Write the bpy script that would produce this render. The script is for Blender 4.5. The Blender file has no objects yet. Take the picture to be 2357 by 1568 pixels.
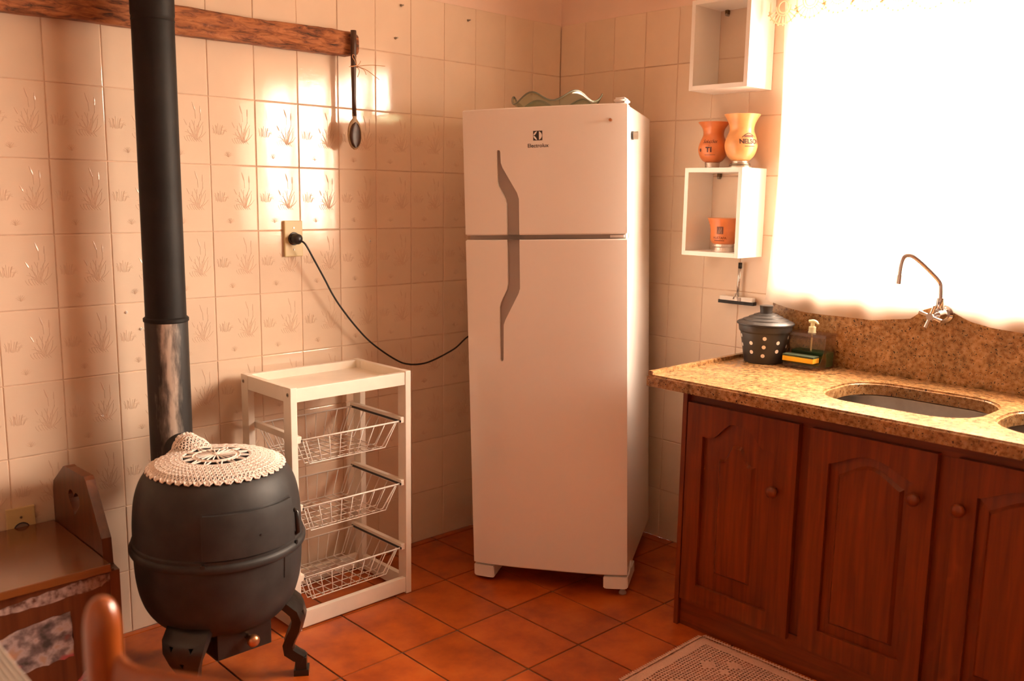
import bpy, bmesh, math, random
from mathutils import Vector, Matrix
random.seed(7)
PI = math.pi
sc = bpy.context.scene
COL = sc.collection

# ------------------------------------------------------------------ camera
CAM = Vector((-2.7989, -2.6457, 1.3182))
yaw, pitch, roll = 0.76671, -0.15821, 0.01508
fwd = Vector((math.cos(pitch) * math.sin(yaw), math.cos(pitch) * math.cos(yaw), math.sin(pitch)))
right = Vector((math.cos(yaw), -math.sin(yaw), 0))
up = right.cross(fwd)
r2 = right * math.cos(roll) + up * math.sin(roll)
u2 = up * math.cos(roll) - right * math.sin(roll)
cd = bpy.data.cameras.new('camera')
cd.sensor_width = 36.0
cd.lens = 2105.9 / 2357.0 * 36.0
cd.clip_start = 0.02
cd.dof.use_dof = True
cd.dof.focus_distance = 2.85
cd.dof.aperture_fstop = 2.8
cam = bpy.data.objects.new('camera', cd)
COL.objects.link(cam)
M = Matrix((r2, u2, -fwd)).transposed().to_4x4()
M.translation = CAM
cam.matrix_world = M
sc.camera = cam

# ------------------------------------------------------------------ light
SKY = (1.0, 0.82, 0.67)
SKY_STRENGTH = 116.0
GROUND = (0.34, 0.26, 0.20)     # sunlit ground outside, below the horizon
w = bpy.data.worlds.new('sky')
sc.world = w
w.use_nodes = True
bg = w.node_tree.nodes['Background']
wt_ = w.node_tree
_tc = wt_.nodes.new('ShaderNodeTexCoord'); _sx = wt_.nodes.new('ShaderNodeSeparateXYZ'); _mr = wt_.nodes.new('ShaderNodeMapRange'); _mx = wt_.nodes.new('ShaderNodeMix')
_mx.data_type = 'RGBA'; _mr.inputs['From Min'].default_value = -0.06; _mr.inputs['From Max'].default_value = 0.06
_mx.inputs[6].default_value = (*GROUND, 1); _mx.inputs[7].default_value = (*SKY, 1)
wt_.links.new(_tc.outputs['Generated'], _sx.inputs[0]); wt_.links.new(_sx.outputs['Z'], _mr.inputs['Value'])
wt_.links.new(_mr.outputs[0], _mx.inputs[0]); wt_.links.new(_mx.outputs[2], bg.inputs[0])
bg.inputs[1].default_value = SKY_STRENGTH

def portal(name, loc, rot, sx, sy):
    l = bpy.data.lights.new(name, 'AREA')
    l.shape = 'RECTANGLE'; l.size = sx; l.size_y = sy
    l.cycles.is_portal = True
    o = bpy.data.objects.new(name, l); COL.objects.link(o)
    o.location = loc; o.rotation_euler = rot
    return o
WIN_Y0, WIN_Y1, WIN_Z0, WIN_Z1 = -1.085, -2.66, 1.05, 1.985
DOOR_X0, DOOR_X1, DOOR_Z = -2.55, -1.65, 2.1
ROOM_X, ROOM_Y, ROOM_Z = -4.4, -5.4, 2.62
portal('window_daylight', (0.16, (WIN_Y0 + WIN_Y1) / 2, (WIN_Z0 + WIN_Z1) / 2), (0, PI / 2, 0), WIN_Z1 - WIN_Z0, WIN_Y0 - WIN_Y1)
sc.view_settings.view_transform = 'Standard'
sc.view_settings.look = 'None'
sc.view_settings.exposure = 0.0
sc.view_settings.gamma = 1.0
sc.view_settings.use_curve_mapping = False
cy = sc.cycles
cy.max_bounces = 10; cy.diffuse_bounces = 6; cy.glossy_bounces = 4
cy.transmission_bounces = 8; cy.transparent_max_bounces = 12
cy.caustics_reflective = False; cy.caustics_refractive = False
cy.sample_clamp_indirect = 8.0
cy.use_denoising = True

# ------------------------------------------------------------------ materials
MATS = {}
def new_mat(name):
    m = bpy.data.materials.new(name); m.use_nodes = True
    nt = m.node_tree; nt.nodes.clear()
    out = nt.nodes.new('ShaderNodeOutputMaterial')
    MATS[name] = m
    return m, nt, out
def N(nt, t, **kw):
    n = nt.nodes.new(t)
    for k, v in kw.items():
        if k.startswith('i_'):
            n.inputs[k[2:].replace('_', ' ')].default_value = v
        else:
            setattr(n, k, v)
    return n
def rgba(c): return (c[0], c[1], c[2], 1)
def ramp(nt, stops):
    r = nt.nodes.new('ShaderNodeValToRGB')
    e = r.color_ramp.elements
    while len(e) < len(stops): e.new(0.5)
    for s, (p, c) in zip(e, stops):
        s.position = p; s.color = rgba(c)
    return r
def coords(nt, scale=(1, 1, 1), space='Object'):
    t = nt.nodes.new('ShaderNodeTexCoord')
    m = nt.nodes.new('ShaderNodeMapping')
    m.inputs['Scale'].default_value = scale
    if space == 'World':
        g = nt.nodes.new('ShaderNodeNewGeometry')
        nt.links.new(g.outputs['Position'], m.inputs[0])
    else:
        nt.links.new(t.outputs[space], m.inputs[0])
    return m.outputs[0]
def plain(name, c, rough=0.5, metal=0.0, var=0.0, vscale=30, bump=0.0, spec=0.5, coat=0.0, space='Object'):
    m, nt, out = new_mat(name)
    b = N(nt, 'ShaderNodeBsdfPrincipled')
    b.inputs['Base Color'].default_value = rgba(c)
    b.inputs['Roughness'].default_value = rough
    b.inputs['Metallic'].default_value = metal
    b.inputs['Specular IOR Level'].default_value = spec
    b.inputs['Coat Weight'].default_value = coat
    if var or bump:
        co = coords(nt, (1, 1, 1), space)
        n = N(nt, 'ShaderNodeTexNoise'); n.inputs['Scale'].default_value = vscale; n.inputs['Detail'].default_value = 4
        nt.links.new(co, n.inputs['Vector'])
        if var:
            r = ramp(nt, [(0.3, [max(0, x * (1 - var)) for x in c]), (0.7, [min(1, x * (1 + var)) for x in c])])
            nt.links.new(n.outputs['Fac'], r.inputs[0]); nt.links.new(r.outputs[0], b.inputs['Base Color'])
        if bump:
            bp = N(nt, 'ShaderNodeBump'); bp.inputs['Strength'].default_value = bump; bp.inputs['Distance'].default_value = 0.002
            nt.links.new(n.outputs['Fac'], bp.inputs['Height']); nt.links.new(bp.outputs[0], b.inputs['Normal'])
    nt.links.new(b.outputs[0], out.inputs[0])
    return m
def wood(name, dark, light, axis='Z', scale=14, rough=0.4, bump=0.15, coat=0.0, stretch=0.06):
    m, nt, out = new_mat(name)
    b = N(nt, 'ShaderNodeBsdfPrincipled')
    s = [scale * 6] * 3
    s['XYZ'.index(axis)] = scale * 6 * stretch
    co = coords(nt, s)
    n = N(nt, 'ShaderNodeTexNoise'); n.inputs['Scale'].default_value = 1.0; n.inputs['Detail'].default_value = 6; n.inputs['Distortion'].default_value = 0.6
    nt.links.new(co, n.inputs['Vector'])
    r = ramp(nt, [(0.25, dark), (0.75, light)])
    nt.links.new(n.outputs['Fac'], r.inputs[0]); nt.links.new(r.outputs[0], b.inputs['Base Color'])
    b.inputs['Roughness'].default_value = rough; b.inputs['Coat Weight'].default_value = coat
    b.inputs['Coat Roughness'].default_value = 0.15
    bp = N(nt, 'ShaderNodeBump'); bp.inputs['Strength'].default_value = bump; bp.inputs['Distance'].default_value = 0.001
    nt.links.new(n.outputs['Fac'], bp.inputs['Height']); nt.links.new(bp.outputs[0], b.inputs['Normal'])
    nt.links.new(b.outputs[0], out.inputs[0])
    return m

def tile_mat(name, c, rough):
    m, nt, out = new_mat(name)
    b = N(nt, 'ShaderNodeBsdfPrincipled')
    oi = N(nt, 'ShaderNodeObjectInfo')
    co = coords(nt, (1, 1, 1), 'World')
    n = N(nt, 'ShaderNodeTexNoise'); n.inputs['Scale'].default_value = 9; n.inputs['Detail'].default_value = 5
    nt.links.new(co, n.inputs['Vector'])
    st = coords(nt, (26, 26, 420), 'World')
    n2 = N(nt, 'ShaderNodeTexNoise'); n2.inputs['Scale'].default_value = 1; n2.inputs['Detail'].default_value = 2
    nt.links.new(st, n2.inputs['Vector'])
    r = ramp(nt, [(0.3, [x * 0.95 for x in c]), (0.7, c)])
    nt.links.new(n.outputs['Fac'], r.inputs[0])
    hs = N(nt, 'ShaderNodeHueSaturation')
    mr = N(nt, 'ShaderNodeMapRange'); mr.inputs['To Min'].default_value = 0.95; mr.inputs['To Max'].default_value = 1.03
    nt.links.new(oi.outputs['Random'], mr.inputs['Value']); nt.links.new(mr.outputs[0], hs.inputs['Value'])
    nt.links.new(r.outputs[0], hs.inputs['Color']); nt.links.new(hs.outputs[0], b.inputs['Base Color'])
    b.inputs['Roughness'].default_value = rough
    b.inputs['Specular IOR Level'].default_value = 0.6
    mx = N(nt, 'ShaderNodeMath', operation='MULTIPLY'); mx.inputs[1].default_value = 0.25
    nt.links.new(n2.outputs['Fac'], mx.inputs[0])
    ad = N(nt, 'ShaderNodeMath', operation='ADD'); nt.links.new(mx.outputs[0], ad.inputs[0]); nt.links.new(n.outputs['Fac'], ad.inputs[1])
    bp = N(nt, 'ShaderNodeBump'); bp.inputs['Strength'].default_value = 0.07; bp.inputs['Distance'].default_value = 0.004
    nt.links.new(ad.outputs[0], bp.inputs['Height']); nt.links.new(bp.outputs[0], b.inputs['Normal'])
    nt.links.new(b.outputs[0], out.inputs[0])
    return m
tile_mat('tile_glaze', (0.78, 0.63, 0.49), 0.05)
plain('tile_motif', (0.70, 0.535, 0.405), 0.16)
plain('grout', (0.66, 0.48, 0.35), 0.85, var=0.18, vscale=25, space='World')
plain('paint', (0.78, 0.60, 0.50), 0.7, var=0.03, vscale=6, bump=0.1)
plain('ceiling_paint', (0.80, 0.68, 0.56), 0.8)
plain('far_paint', (0.78, 0.62, 0.50), 0.8)

def floor_mat():
    m, nt, out = new_mat('terracotta')
    b = N(nt, 'ShaderNodeBsdfPrincipled')
    co = coords(nt, (1, 1, 1), 'World')
    n = N(nt, 'ShaderNodeTexNoise'); n.inputs['Scale'].default_value = 8; n.inputs['Detail'].default_value = 7; n.inputs['Roughness'].default_value = 0.6
    nt.links.new(co, n.inputs['Vector'])
    oi = N(nt, 'ShaderNodeObjectInfo')
    r = ramp(nt, [(0.32, (0.27, 0.042, 0.005)), (0.55, (0.44, 0.085, 0.009)), (0.75, (0.52, 0.13, 0.020))])
    nt.links.new(n.outputs['Fac'], r.inputs[0])
    hs = N(nt, 'ShaderNodeHueSaturation')
    mr = N(nt, 'ShaderNodeMapRange'); mr.inputs['To Min'].default_value = 0.9; mr.inputs['To Max'].default_value = 1.08
    nt.links.new(oi.outputs['Random'], mr.inputs['Value']); nt.links.new(mr.outputs[0], hs.inputs['Value'])
    nt.links.new(r.outputs[0], hs.inputs['Color']); nt.links.new(hs.outputs[0], b.inputs['Base Color'])
    b.inputs['Roughness'].default_value = 0.36
    bp = N(nt, 'ShaderNodeBump'); bp.inputs['Strength'].default_value = 0.12; bp.inputs['Distance'].default_value = 0.003
    nt.links.new(n.outputs['Fac'], bp.inputs['Height']); nt.links.new(bp.outputs[0], b.inputs['Normal'])
    nt.links.new(b.outputs[0], out.inputs[0])
floor_mat()
plain('floor_grout', (0.13, 0.075, 0.045), 0.9, var=0.2, vscale=30)

def granite():
    m, nt, out = new_mat('granite')
    b = N(nt, 'ShaderNodeBsdfPrincipled')
    co = coords(nt, (1, 1, 1), 'World')
    n1 = N(nt, 'ShaderNodeTexNoise'); n1.inputs['Scale'].default_value = 85; n1.inputs['Detail'].default_value = 6; n1.inputs['Roughness'].default_value = 0.65
    n2 = N(nt, 'ShaderNodeTexNoise'); n2.inputs['Scale'].default_value = 170; n2.inputs['Detail'].default_value = 3
    n3 = N(nt, 'ShaderNodeTexNoise'); n3.inputs['Scale'].default_value = 18; n3.inputs['Detail'].default_value = 3
    for n in (n1, n2, n3): nt.links.new(co, n.inputs['Vector'])
    r1 = ramp(nt, [(0.32, (0.10, 0.042, 0.015)), (0.43, (0.33, 0.165, 0.060)), (0.57, (0.49, 0.285, 0.125)), (0.75, (0.60, 0.41, 0.22))])
    nt.links.new(n1.outputs['Fac'], r1.inputs[0])
    r2_ = ramp(nt, [(0.60, (0, 0, 0)), (0.67, (1, 1, 1))])
    nt.links.new(n2.outputs['Fac'], r2_.inputs[0])
    r3 = ramp(nt, [(0.40, (0.55, 0.55, 0.55)), (0.62, (1, 1, 1))])
    nt.links.new(n3.outputs['Fac'], r3.inputs[0])
    mx = N(nt, 'ShaderNodeMix', data_type='RGBA'); mx.inputs[7].default_value = (0.035, 0.018, 0.012, 1)
    nt.links.new(r2_.outputs[0], mx.inputs[0]); nt.links.new(r1.outputs[0], mx.inputs[6])
    mul = N(nt, 'ShaderNodeMix', data_type='RGBA', blend_type='MULTIPLY'); mul.inputs[0].default_value = 0.6
    nt.links.new(mx.outputs[2], mul.inputs[6]); nt.links.new(r3.outputs[0], mul.inputs[7])
    nt.links.new(mul.outputs[2], b.inputs['Base Color'])
    b.inputs['Roughness'].default_value = 0.22
    nt.links.new(b.outputs[0], out.inputs[0])
granite()

plain('fridge_white', (0.86, 0.83, 0.80), 0.22, coat=0.4)
plain('fridge_plastic', (0.84, 0.80, 0.76), 0.4)
plain('fridge_handle_shade', (0.36, 0.31, 0.28), 0.4)  # shadow of the grip pocket put into the base colour
plain('gasket', (0.42, 0.36, 0.33), 0.6)
plain('logo_dark', (0.035, 0.03, 0.03), 0.5)
plain('white_melamine', (0.88, 0.86, 0.82), 0.35)
plain('cream_paint', (0.84, 0.78, 0.68), 0.4, var=0.03, vscale=20)
plain('white_wire', (0.80, 0.76, 0.70), 0.35, spec=0.6)
plain('black_plastic', (0.018, 0.017, 0.018), 0.35)
plain('pot_plastic', (0.030, 0.026, 0.024), 0.40, var=0.1)
plain('dot_white', (0.85, 0.82, 0.75), 0.5)
plain('screw_metal', (0.35, 0.30, 0.24), 0.35, 0.9)
plain('brass_dark', (0.14, 0.09, 0.05), 0.4, 0.7)
plain('chrome', (0.62, 0.60, 0.60), 0.12, 1.0)
plain('steel', (0.34, 0.31, 0.29), 0.30, 1.0, var=0.06, vscale=60)
plain('metal_base', (0.70, 0.62, 0.55), 0.3, 0.9, bump=0.8, vscale=220)
plain('outlet_plate', (0.62, 0.50, 0.26), 0.4)
plain('outlet_face', (0.20, 0.18, 0.16), 0.5)
plain('cast_iron', (0.026, 0.024, 0.023), 0.55, 0.0, spec=0.35, var=0.35, vscale=14, bump=0.15)
plain('stove_leg_paint', (0.014, 0.013, 0.012), 0.28, 0.0, bump=0.3, vscale=60)
plain('copper', (0.50, 0.23, 0.11), 0.32, 0.9)
plain('crochet', (0.83, 0.75, 0.68), 0.95, var=0.06, vscale=300, bump=0.6)
plain('crochet_rug', (0.70, 0.45, 0.35), 0.95, var=0.08, vscale=250, bump=0.6)
wood('cabinet_wood', (0.105, 0.018, 0.002), (0.235, 0.045, 0.004), 'Z', 10, 0.33, 0.08)
wood('cabinet_wood_h', (0.105, 0.018, 0.002), (0.235, 0.045, 0.004), 'Y', 10, 0.33, 0.08)
wood('bench_wood', (0.055, 0.014, 0.005), (0.115, 0.034, 0.012), 'Z', 10, 0.3, 0.1)
wood('bench_seat', (0.10, 0.030, 0.008), (0.16, 0.052, 0.013), 'X', 8, 0.22, 0.03, coat=0.6)
wood('chair_wood', (0.22, 0.045, 0.005), (0.32, 0.075, 0.010), 'Z', 5, 0.3, 0.04, coat=0.4)
wood('dark_spoon', (0.035, 0.014, 0.007), (0.10, 0.042, 0.020), 'Z', 16, 0.42, 0.1, coat=0.1)
plain('worn_spoon', (0.30, 0.19, 0.09), 0.5, var=0.4, vscale=60)
plain('spoon_hollow', (0.045, 0.016, 0.007), 0.3, spec=0.25, var=0.3, vscale=80)
plain('raffia', (0.62, 0.33, 0.16), 0.9)
plain('gourd_red', (0.58, 0.175, 0.050), 0.36, var=0.12, vscale=25, coat=0.3)
plain('gourd_tan', (0.68, 0.33, 0.12), 0.36, var=0.16, vscale=25, coat=0.3)
plain('gourd_rim', (0.72, 0.36, 0.18), 0.5)
plain('sponge_yellow', (0.85, 0.52, 0.03), 0.95, bump=0.8, vscale=350)
plain('sponge_green', (0.055, 0.085, 0.050), 0.98, bump=1.0, vscale=400)
plain('soap_green', (0.02, 0.09, 0.03), 0.25)
plain('pump_cream', (0.82, 0.84, 0.55), 0.35)
plain('rubber', (0.02, 0.018, 0.018), 0.7)
plain('grey_slat', (0.55, 0.50, 0.44), 0.45)
plain('grey_slat_dark', (0.16, 0.14, 0.13), 0.6)
plain('window_frame', (0.55, 0.42, 0.30), 0.5)
plain('iron_bar', (0.30, 0.22, 0.16), 0.5, 0.3)
plain('paper_gum', (0.5, 0.4, 0.35), 0.8)

def beam_mat():
    m, nt, out = new_mat('rough_beam')
    b = N(nt, 'ShaderNodeBsdfPrincipled')
    co = coords(nt, (16, 40, 75))
    n = N(nt, 'ShaderNodeTexNoise'); n.inputs['Scale'].default_value = 1; n.inputs['Detail'].default_value = 8; n.inputs['Roughness'].default_value = 0.68; n.inputs['Distortion'].default_value = 0.8
    nt.links.new(co, n.inputs['Vector'])
    r = ramp(nt, [(0.34, (0.030, 0.009, 0.004)), (0.43, (0.22, 0.065, 0.020)), (0.56, (0.42, 0.145, 0.045)), (0.8, (0.55, 0.24, 0.09))])
    nt.links.new(n.outputs['Fac'], r.inputs[0]); nt.links.new(r.outputs[0], b.inputs['Base Color'])
    b.inputs['Roughness'].default_value = 0.5
    bp = N(nt, 'ShaderNodeBump'); bp.inputs['Strength'].default_value = 0.9; bp.inputs['Distance'].default_value = 0.008
    nt.links.new(n.outputs['Fac'], bp.inputs['Height']); nt.links.new(bp.outputs[0], b.inputs['Normal'])
    nt.links.new(b.outputs[0], out.inputs[0])
beam_mat()

def pipe_mat():
    # black stove pipe with pale ash runs down its lower length (stains with their own shape)
    m, nt, out = new_mat('stained_pipe')
    b = N(nt, 'ShaderNodeBsdfPrincipled')
    co = coords(nt, (26, 26, 5.5))
    n = N(nt, 'ShaderNodeTexNoise'); n.inputs['Scale'].default_value = 1; n.inputs['Detail'].default_value = 7; n.inputs['Roughness'].default_value = 0.62
    nt.links.new(co, n.inputs['Vector'])
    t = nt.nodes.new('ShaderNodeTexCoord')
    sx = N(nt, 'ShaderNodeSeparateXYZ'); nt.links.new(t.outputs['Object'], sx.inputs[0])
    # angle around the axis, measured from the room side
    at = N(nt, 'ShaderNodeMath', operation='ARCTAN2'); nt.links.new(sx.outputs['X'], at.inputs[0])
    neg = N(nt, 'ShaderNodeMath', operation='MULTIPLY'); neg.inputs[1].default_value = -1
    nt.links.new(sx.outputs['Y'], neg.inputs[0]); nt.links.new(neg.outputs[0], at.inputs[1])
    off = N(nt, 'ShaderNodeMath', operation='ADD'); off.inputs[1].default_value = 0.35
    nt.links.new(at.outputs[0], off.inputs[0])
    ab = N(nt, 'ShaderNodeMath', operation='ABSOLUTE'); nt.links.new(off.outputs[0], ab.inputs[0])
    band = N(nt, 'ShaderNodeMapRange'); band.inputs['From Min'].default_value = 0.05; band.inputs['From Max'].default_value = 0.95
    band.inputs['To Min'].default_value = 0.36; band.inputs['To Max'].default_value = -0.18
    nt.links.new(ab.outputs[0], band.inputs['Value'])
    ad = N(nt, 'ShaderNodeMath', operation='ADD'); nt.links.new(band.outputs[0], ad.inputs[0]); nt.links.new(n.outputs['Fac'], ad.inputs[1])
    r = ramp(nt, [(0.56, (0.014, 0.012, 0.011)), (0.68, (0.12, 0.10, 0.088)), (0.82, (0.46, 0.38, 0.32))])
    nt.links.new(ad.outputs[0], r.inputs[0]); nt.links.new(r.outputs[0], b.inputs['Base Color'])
    b.inputs['Roughness'].default_value = 0.5; b.inputs['Metallic'].default_value = 0.1
    nt.links.new(b.outputs[0], out.inputs[0])
pipe_mat()
plain('pipe_black', (0.014, 0.012, 0.011), 0.55, 0.0, var=0.25, vscale=10, spec=0.16)

def worn_strip():
    m, nt, out = new_mat('peeled_wood')
    b = N(nt, 'ShaderNodeBsdfPrincipled')
    co = coords(nt, (70, 10, 60))
    n = N(nt, 'ShaderNodeTexNoise'); n.inputs['Scale'].default_value = 1; n.inputs['Detail'].default_value = 5
    nt.links.new(co, n.inputs['Vector'])
    r = ramp(nt, [(0.33, (0.085, 0.03, 0.018)), (0.5, (0.25, 0.17, 0.15)), (0.7, (0.38, 0.27, 0.24))])
    nt.links.new(n.outputs['Fac'], r.inputs[0]); nt.links.new(r.outputs[0], b.inputs['Base Color'])
    b.inputs['Roughness'].default_value = 0.8
    nt.links.new(b.outputs[0], out.inputs[0])
worn_strip()
def torn_print(name, seed):
    m, nt, out = new_mat(name)
    b = N(nt, 'ShaderNodeBsdfPrincipled')
    co = coords(nt, (14, 14, 17))
    mp = N(nt, 'ShaderNodeVectorMath', operation='ADD'); mp.inputs[1].default_value = (seed, seed * 2, 0)
    nt.links.new(co, mp.inputs[0])
    n = N(nt, 'ShaderNodeTexNoise'); n.inputs['Scale'].default_value = 1.5; n.inputs['Detail'].default_value = 5
    n2 = N(nt, 'ShaderNodeTexNoise'); n2.inputs['Scale'].default_value = 0.8; n2.inputs['Detail'].default_value = 2
    nt.links.new(mp.outputs[0], n.inputs['Vector']); nt.links.new(mp.outputs[0], n2.inputs['Vector'])
    r = ramp(nt, [(0.33, (0.04, 0.03, 0.03)), (0.43, (0.15, 0.11, 0.11)), (0.52, (0.34, 0.28, 0.28)), (0.60, (0.32, 0.21, 0.16)), (0.70, (0.40, 0.20, 0.11))])
    nt.links.new(n.outputs['Fac'], r.inputs[0])
    rr = ramp(nt, [(0.60, (0, 0, 0)), (0.66, (1, 1, 1))]); nt.links.new(n2.outputs['Fac'], rr.inputs[0])
    mx = N(nt, 'ShaderNodeMix', data_type='RGBA'); mx.inputs[7].default_value = (0.30, 0.055, 0.06, 1)
    nt.links.new(rr.outputs[0], mx.inputs[0]); nt.links.new(r.outputs[0], mx.inputs[6])
    nt.links.new(mx.outputs[2], b.inputs['Base Color']); b.inputs['Roughness'].default_value = 0.7
    nt.links.new(b.outputs[0], out.inputs[0])
torn_print('torn_picture', 3.1); torn_print('torn_picture_b', 8.4)

def sheer(name, c, clear, transl):
    m, nt, out = new_mat(name)
    tr = N(nt, 'ShaderNodeBsdfTransparent')
    tl = N(nt, 'ShaderNodeBsdfTranslucent'); tl.inputs[0].default_value = rgba(c)
    df = N(nt, 'ShaderNodeBsdfDiffuse'); df.inputs[0].default_value = rgba(c)
    a = N(nt, 'ShaderNodeMixShader'); a.inputs[0].default_value = transl
    nt.links.new(df.outputs[0], a.inputs[1]); nt.links.new(tl.outputs[0], a.inputs[2])
    b = N(nt, 'ShaderNodeMixShader'); b.inputs[0].default_value = clear
    nt.links.new(a.outputs[0], b.inputs[1]); nt.links.new(tr.outputs[0], b.inputs[2])
    nt.links.new(b.outputs[0], out.inputs[0])
sheer('curtain_cloth', (0.90, 0.82, 0.72), 0.42, 0.62)
sheer('lace_cloth', (0.90, 0.80, 0.62), 0.10, 0.6)
def pane(name, tint, refl, rough=0.02):
    m, nt, out = new_mat(name)
    tr = N(nt, 'ShaderNodeBsdfTransparent'); tr.inputs[0].default_value = rgba(tint)
    gl = N(nt, 'ShaderNodeBsdfGlossy'); gl.inputs['Roughness'].default_value = rough
    lw = N(nt, 'ShaderNodeLayerWeight'); lw.inputs[0].default_value = 0.25
    mr = N(nt, 'ShaderNodeMapRange'); mr.inputs['To Min'].default_value = refl; mr.inputs['To Max'].default_value = min(1, refl * 7)
    nt.links.new(lw.outputs['Facing'], mr.inputs['Value'])
    mx = N(nt, 'ShaderNodeMixShader'); nt.links.new(mr.outputs[0], mx.inputs[0])
    nt.links.new(tr.outputs[0], mx.inputs[1]); nt.links.new(gl.outputs[0], mx.inputs[2])
    nt.links.new(mx.outputs[0], out.inputs[0])
pane('window_glass', (0.97, 0.97, 0.96), 0.05)
pane('green_glass', (0.80, 0.86, 0.76), 0.07)
pane('smoke_plastic', (0.83, 0.74, 0.69), 0.06, 0.15)
plain('glass_edge', (0.16, 0.17, 0.12), 0.1, spec=0.8)

# ------------------------------------------------------------------ mesh helpers
def link(o, parent=None):
    COL.objects.link(o)
    if parent is not None: o.parent = parent
    return o
def obj(name, bm, m, parent=None, smooth=False, mats=None):
    me = bpy.data.meshes.new(name)
    bmesh.ops.recalc_face_normals(bm, faces=bm.faces[:])
    bm.to_mesh(me); bm.free()
    for k in (mats or [m]): me.materials.append(MATS[k])
    if smooth:
        for p in me.polygons: p.use_smooth = True
    return link(bpy.data.objects.new(name, me), parent)
def auto_smooth(o, ang=35):
    me = o.data
    for p in me.polygons: p.use_smooth = True
    bm = bmesh.new(); bm.from_mesh(me)
    lim = math.radians(ang)
    for e in bm.edges:
        e.smooth = not (len(e.link_faces) != 2 or e.calc_face_angle(0) > lim)
    bm.to_mesh(me); bm.free()
    return o
def thing(name, label, cat, loc=(0, 0, 0), rotz=0, group=None):
    o = bpy.data.objects.new(name, None); COL.objects.link(o)
    o.empty_display_size = 0.05
    o.location = loc; o.rotation_euler = (0, 0, rotz)
    return tag(o, label, cat, group)
def tag(o, label, cat, group=None):
    o['label'] = label; o['category'] = cat
    if group: o['group'] = group
    return o
def struct(o):
    o['kind'] = 'structure'; return o
def B(): return bmesh.new()
def box(bm, x0, x1, y0, y1, z0, z1, bev=0.0, seg=2, mi=0):
    vs = [bm.verts.new((x, y, z)) for x in (x0, x1) for y in (y0, y1) for z in (z0, z1)]
    idx = [(0, 1, 3, 2), (4, 6, 7, 5), (0, 4, 5, 1), (2, 3, 7, 6), (0, 2, 6, 4), (1, 5, 7, 3)]
    fs = [bm.faces.new([vs[i] for i in f]) for f in idx]
    for f in fs: f.material_index = mi
    if bev > 0:
        es = list({e for f in fs for e in f.edges})
        bmesh.ops.bevel(bm, geom=es, offset=bev, segments=seg, profile=0.7, affect='EDGES')
    return bm
def boxo(name, dims, m, parent=None, bev=0.002):
    return obj(name, box(B(), *dims, bev=bev), m, parent)
def prism(bm, poly, a0, a1, axis='Y'):
    # poly: 2-D points; axis: extrusion axis
    def P3(p, a):
        if axis == 'Y': return (p[0], a, p[1])
        if axis == 'X': return (a, p[0], p[1])
        return (p[0], p[1], a)
    A = [bm.verts.new(P3(p, a0)) for p in poly]; C = [bm.verts.new(P3(p, a1)) for p in poly]
    n = len(poly)
    bm.faces.new(A); bm.faces.new(C[::-1])
    for i in range(n): bm.faces.new((A[i], A[(i + 1) % n], C[(i + 1) % n], C[i]))
    return bm
def lathe(bm, prof, seg=32, c=(0, 0, 0), cap0=True, cap1=True):
    rings = []
    for r, z in prof:
        rings.append([bm.verts.new((c[0] + r * math.cos(2 * PI * k / seg), c[1] + r * math.sin(2 * PI * k / seg), c[2] + z)) for k in range(seg)])
    for a, b in zip(rings, rings[1:]):
        for k in range(seg): bm.faces.new((a[k], a[(k + 1) % seg], b[(k + 1) % seg], b[k]))
    if cap0: bm.faces.new(rings[0][::-1])
    if cap1: bm.faces.new(rings[-1])
    return bm
def tube(bm, pts, r, seg=8, caps=True, closed=False):
    pts = [Vector(p) for p in pts]
    rad = r if isinstance(r, (list, tuple)) else [r] * len(pts)
    n = len(pts); rings = []
    ref = None
    for i, p in enumerate(pts):
        a = pts[(i - 1) % n] if (closed or i > 0) else p
        b = pts[(i + 1) % n] if (closed or i < n - 1) else p
        d = (b - a).normalized()
        if ref is None:
            ref = Vector((0, 0, 1)) if abs(d.z) < 0.9 else Vector((1, 0, 0))
        s = d.cross(ref).normalized(); t = s.cross(d).normalized(); ref = t
        rings.append([bm.verts.new(p + s * rad[i] * math.cos(2 * PI * k / seg) + t * rad[i] * math.sin(2 * PI * k / seg)) for k in range(seg)])
    rng = range(n if closed else n - 1)
    for i in rng:
        A, C = rings[i], rings[(i + 1) % n]
        for k in range(seg): bm.faces.new((A[k], A[(k + 1) % seg], C[(k + 1) % seg], C[k]))
    if caps and not closed:
        bm.faces.new(rings[0][::-1]); bm.faces.new(rings[-1])
    return bm
def catmull(pts, k=8):
    pts = [Vector(p) for p in pts]; out = []
    P_ = [pts[0] * 2 - pts[1]] + pts + [pts[-1] * 2 - pts[-2]]
    for i in range(1, len(P_) - 2):
        a, b, c, d = P_[i - 1:i + 3]
        for j in range(k):
            t = j / k
            out.append(0.5 * ((2 * b) + (c - a) * t + (2 * a - 5 * b + 4 * c - d) * t * t + (3 * b - a - 3 * c + d) * t ** 3))
    out.append(pts[-1]); return out
def interp(tab, x):
    if x <= tab[0][0]: return tab[0][1]
    for (a, b), (c, d) in zip(tab, tab[1:]):
        if x <= c: return b + (d - b) * (x - a) / (c - a)
    return tab[-1][1]
def disc_between(bm, a, b, r, seg=16):
    return tube(bm, [a, b], r, seg)
def rrect(x0, x1, y0, y1, r, k=8):
    pts = []
    for cx, cy, a in ((x1 - r, y1 - r, 0), (x0 + r, y1 - r, PI / 2), (x0 + r, y0 + r, PI), (x1 - r, y0 + r, 1.5 * PI)):
        for i in range(k + 1):
            t = a + PI / 2 * i / k
            pts.append((cx + r * math.cos(t), cy + r * math.sin(t)))
    return pts
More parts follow.
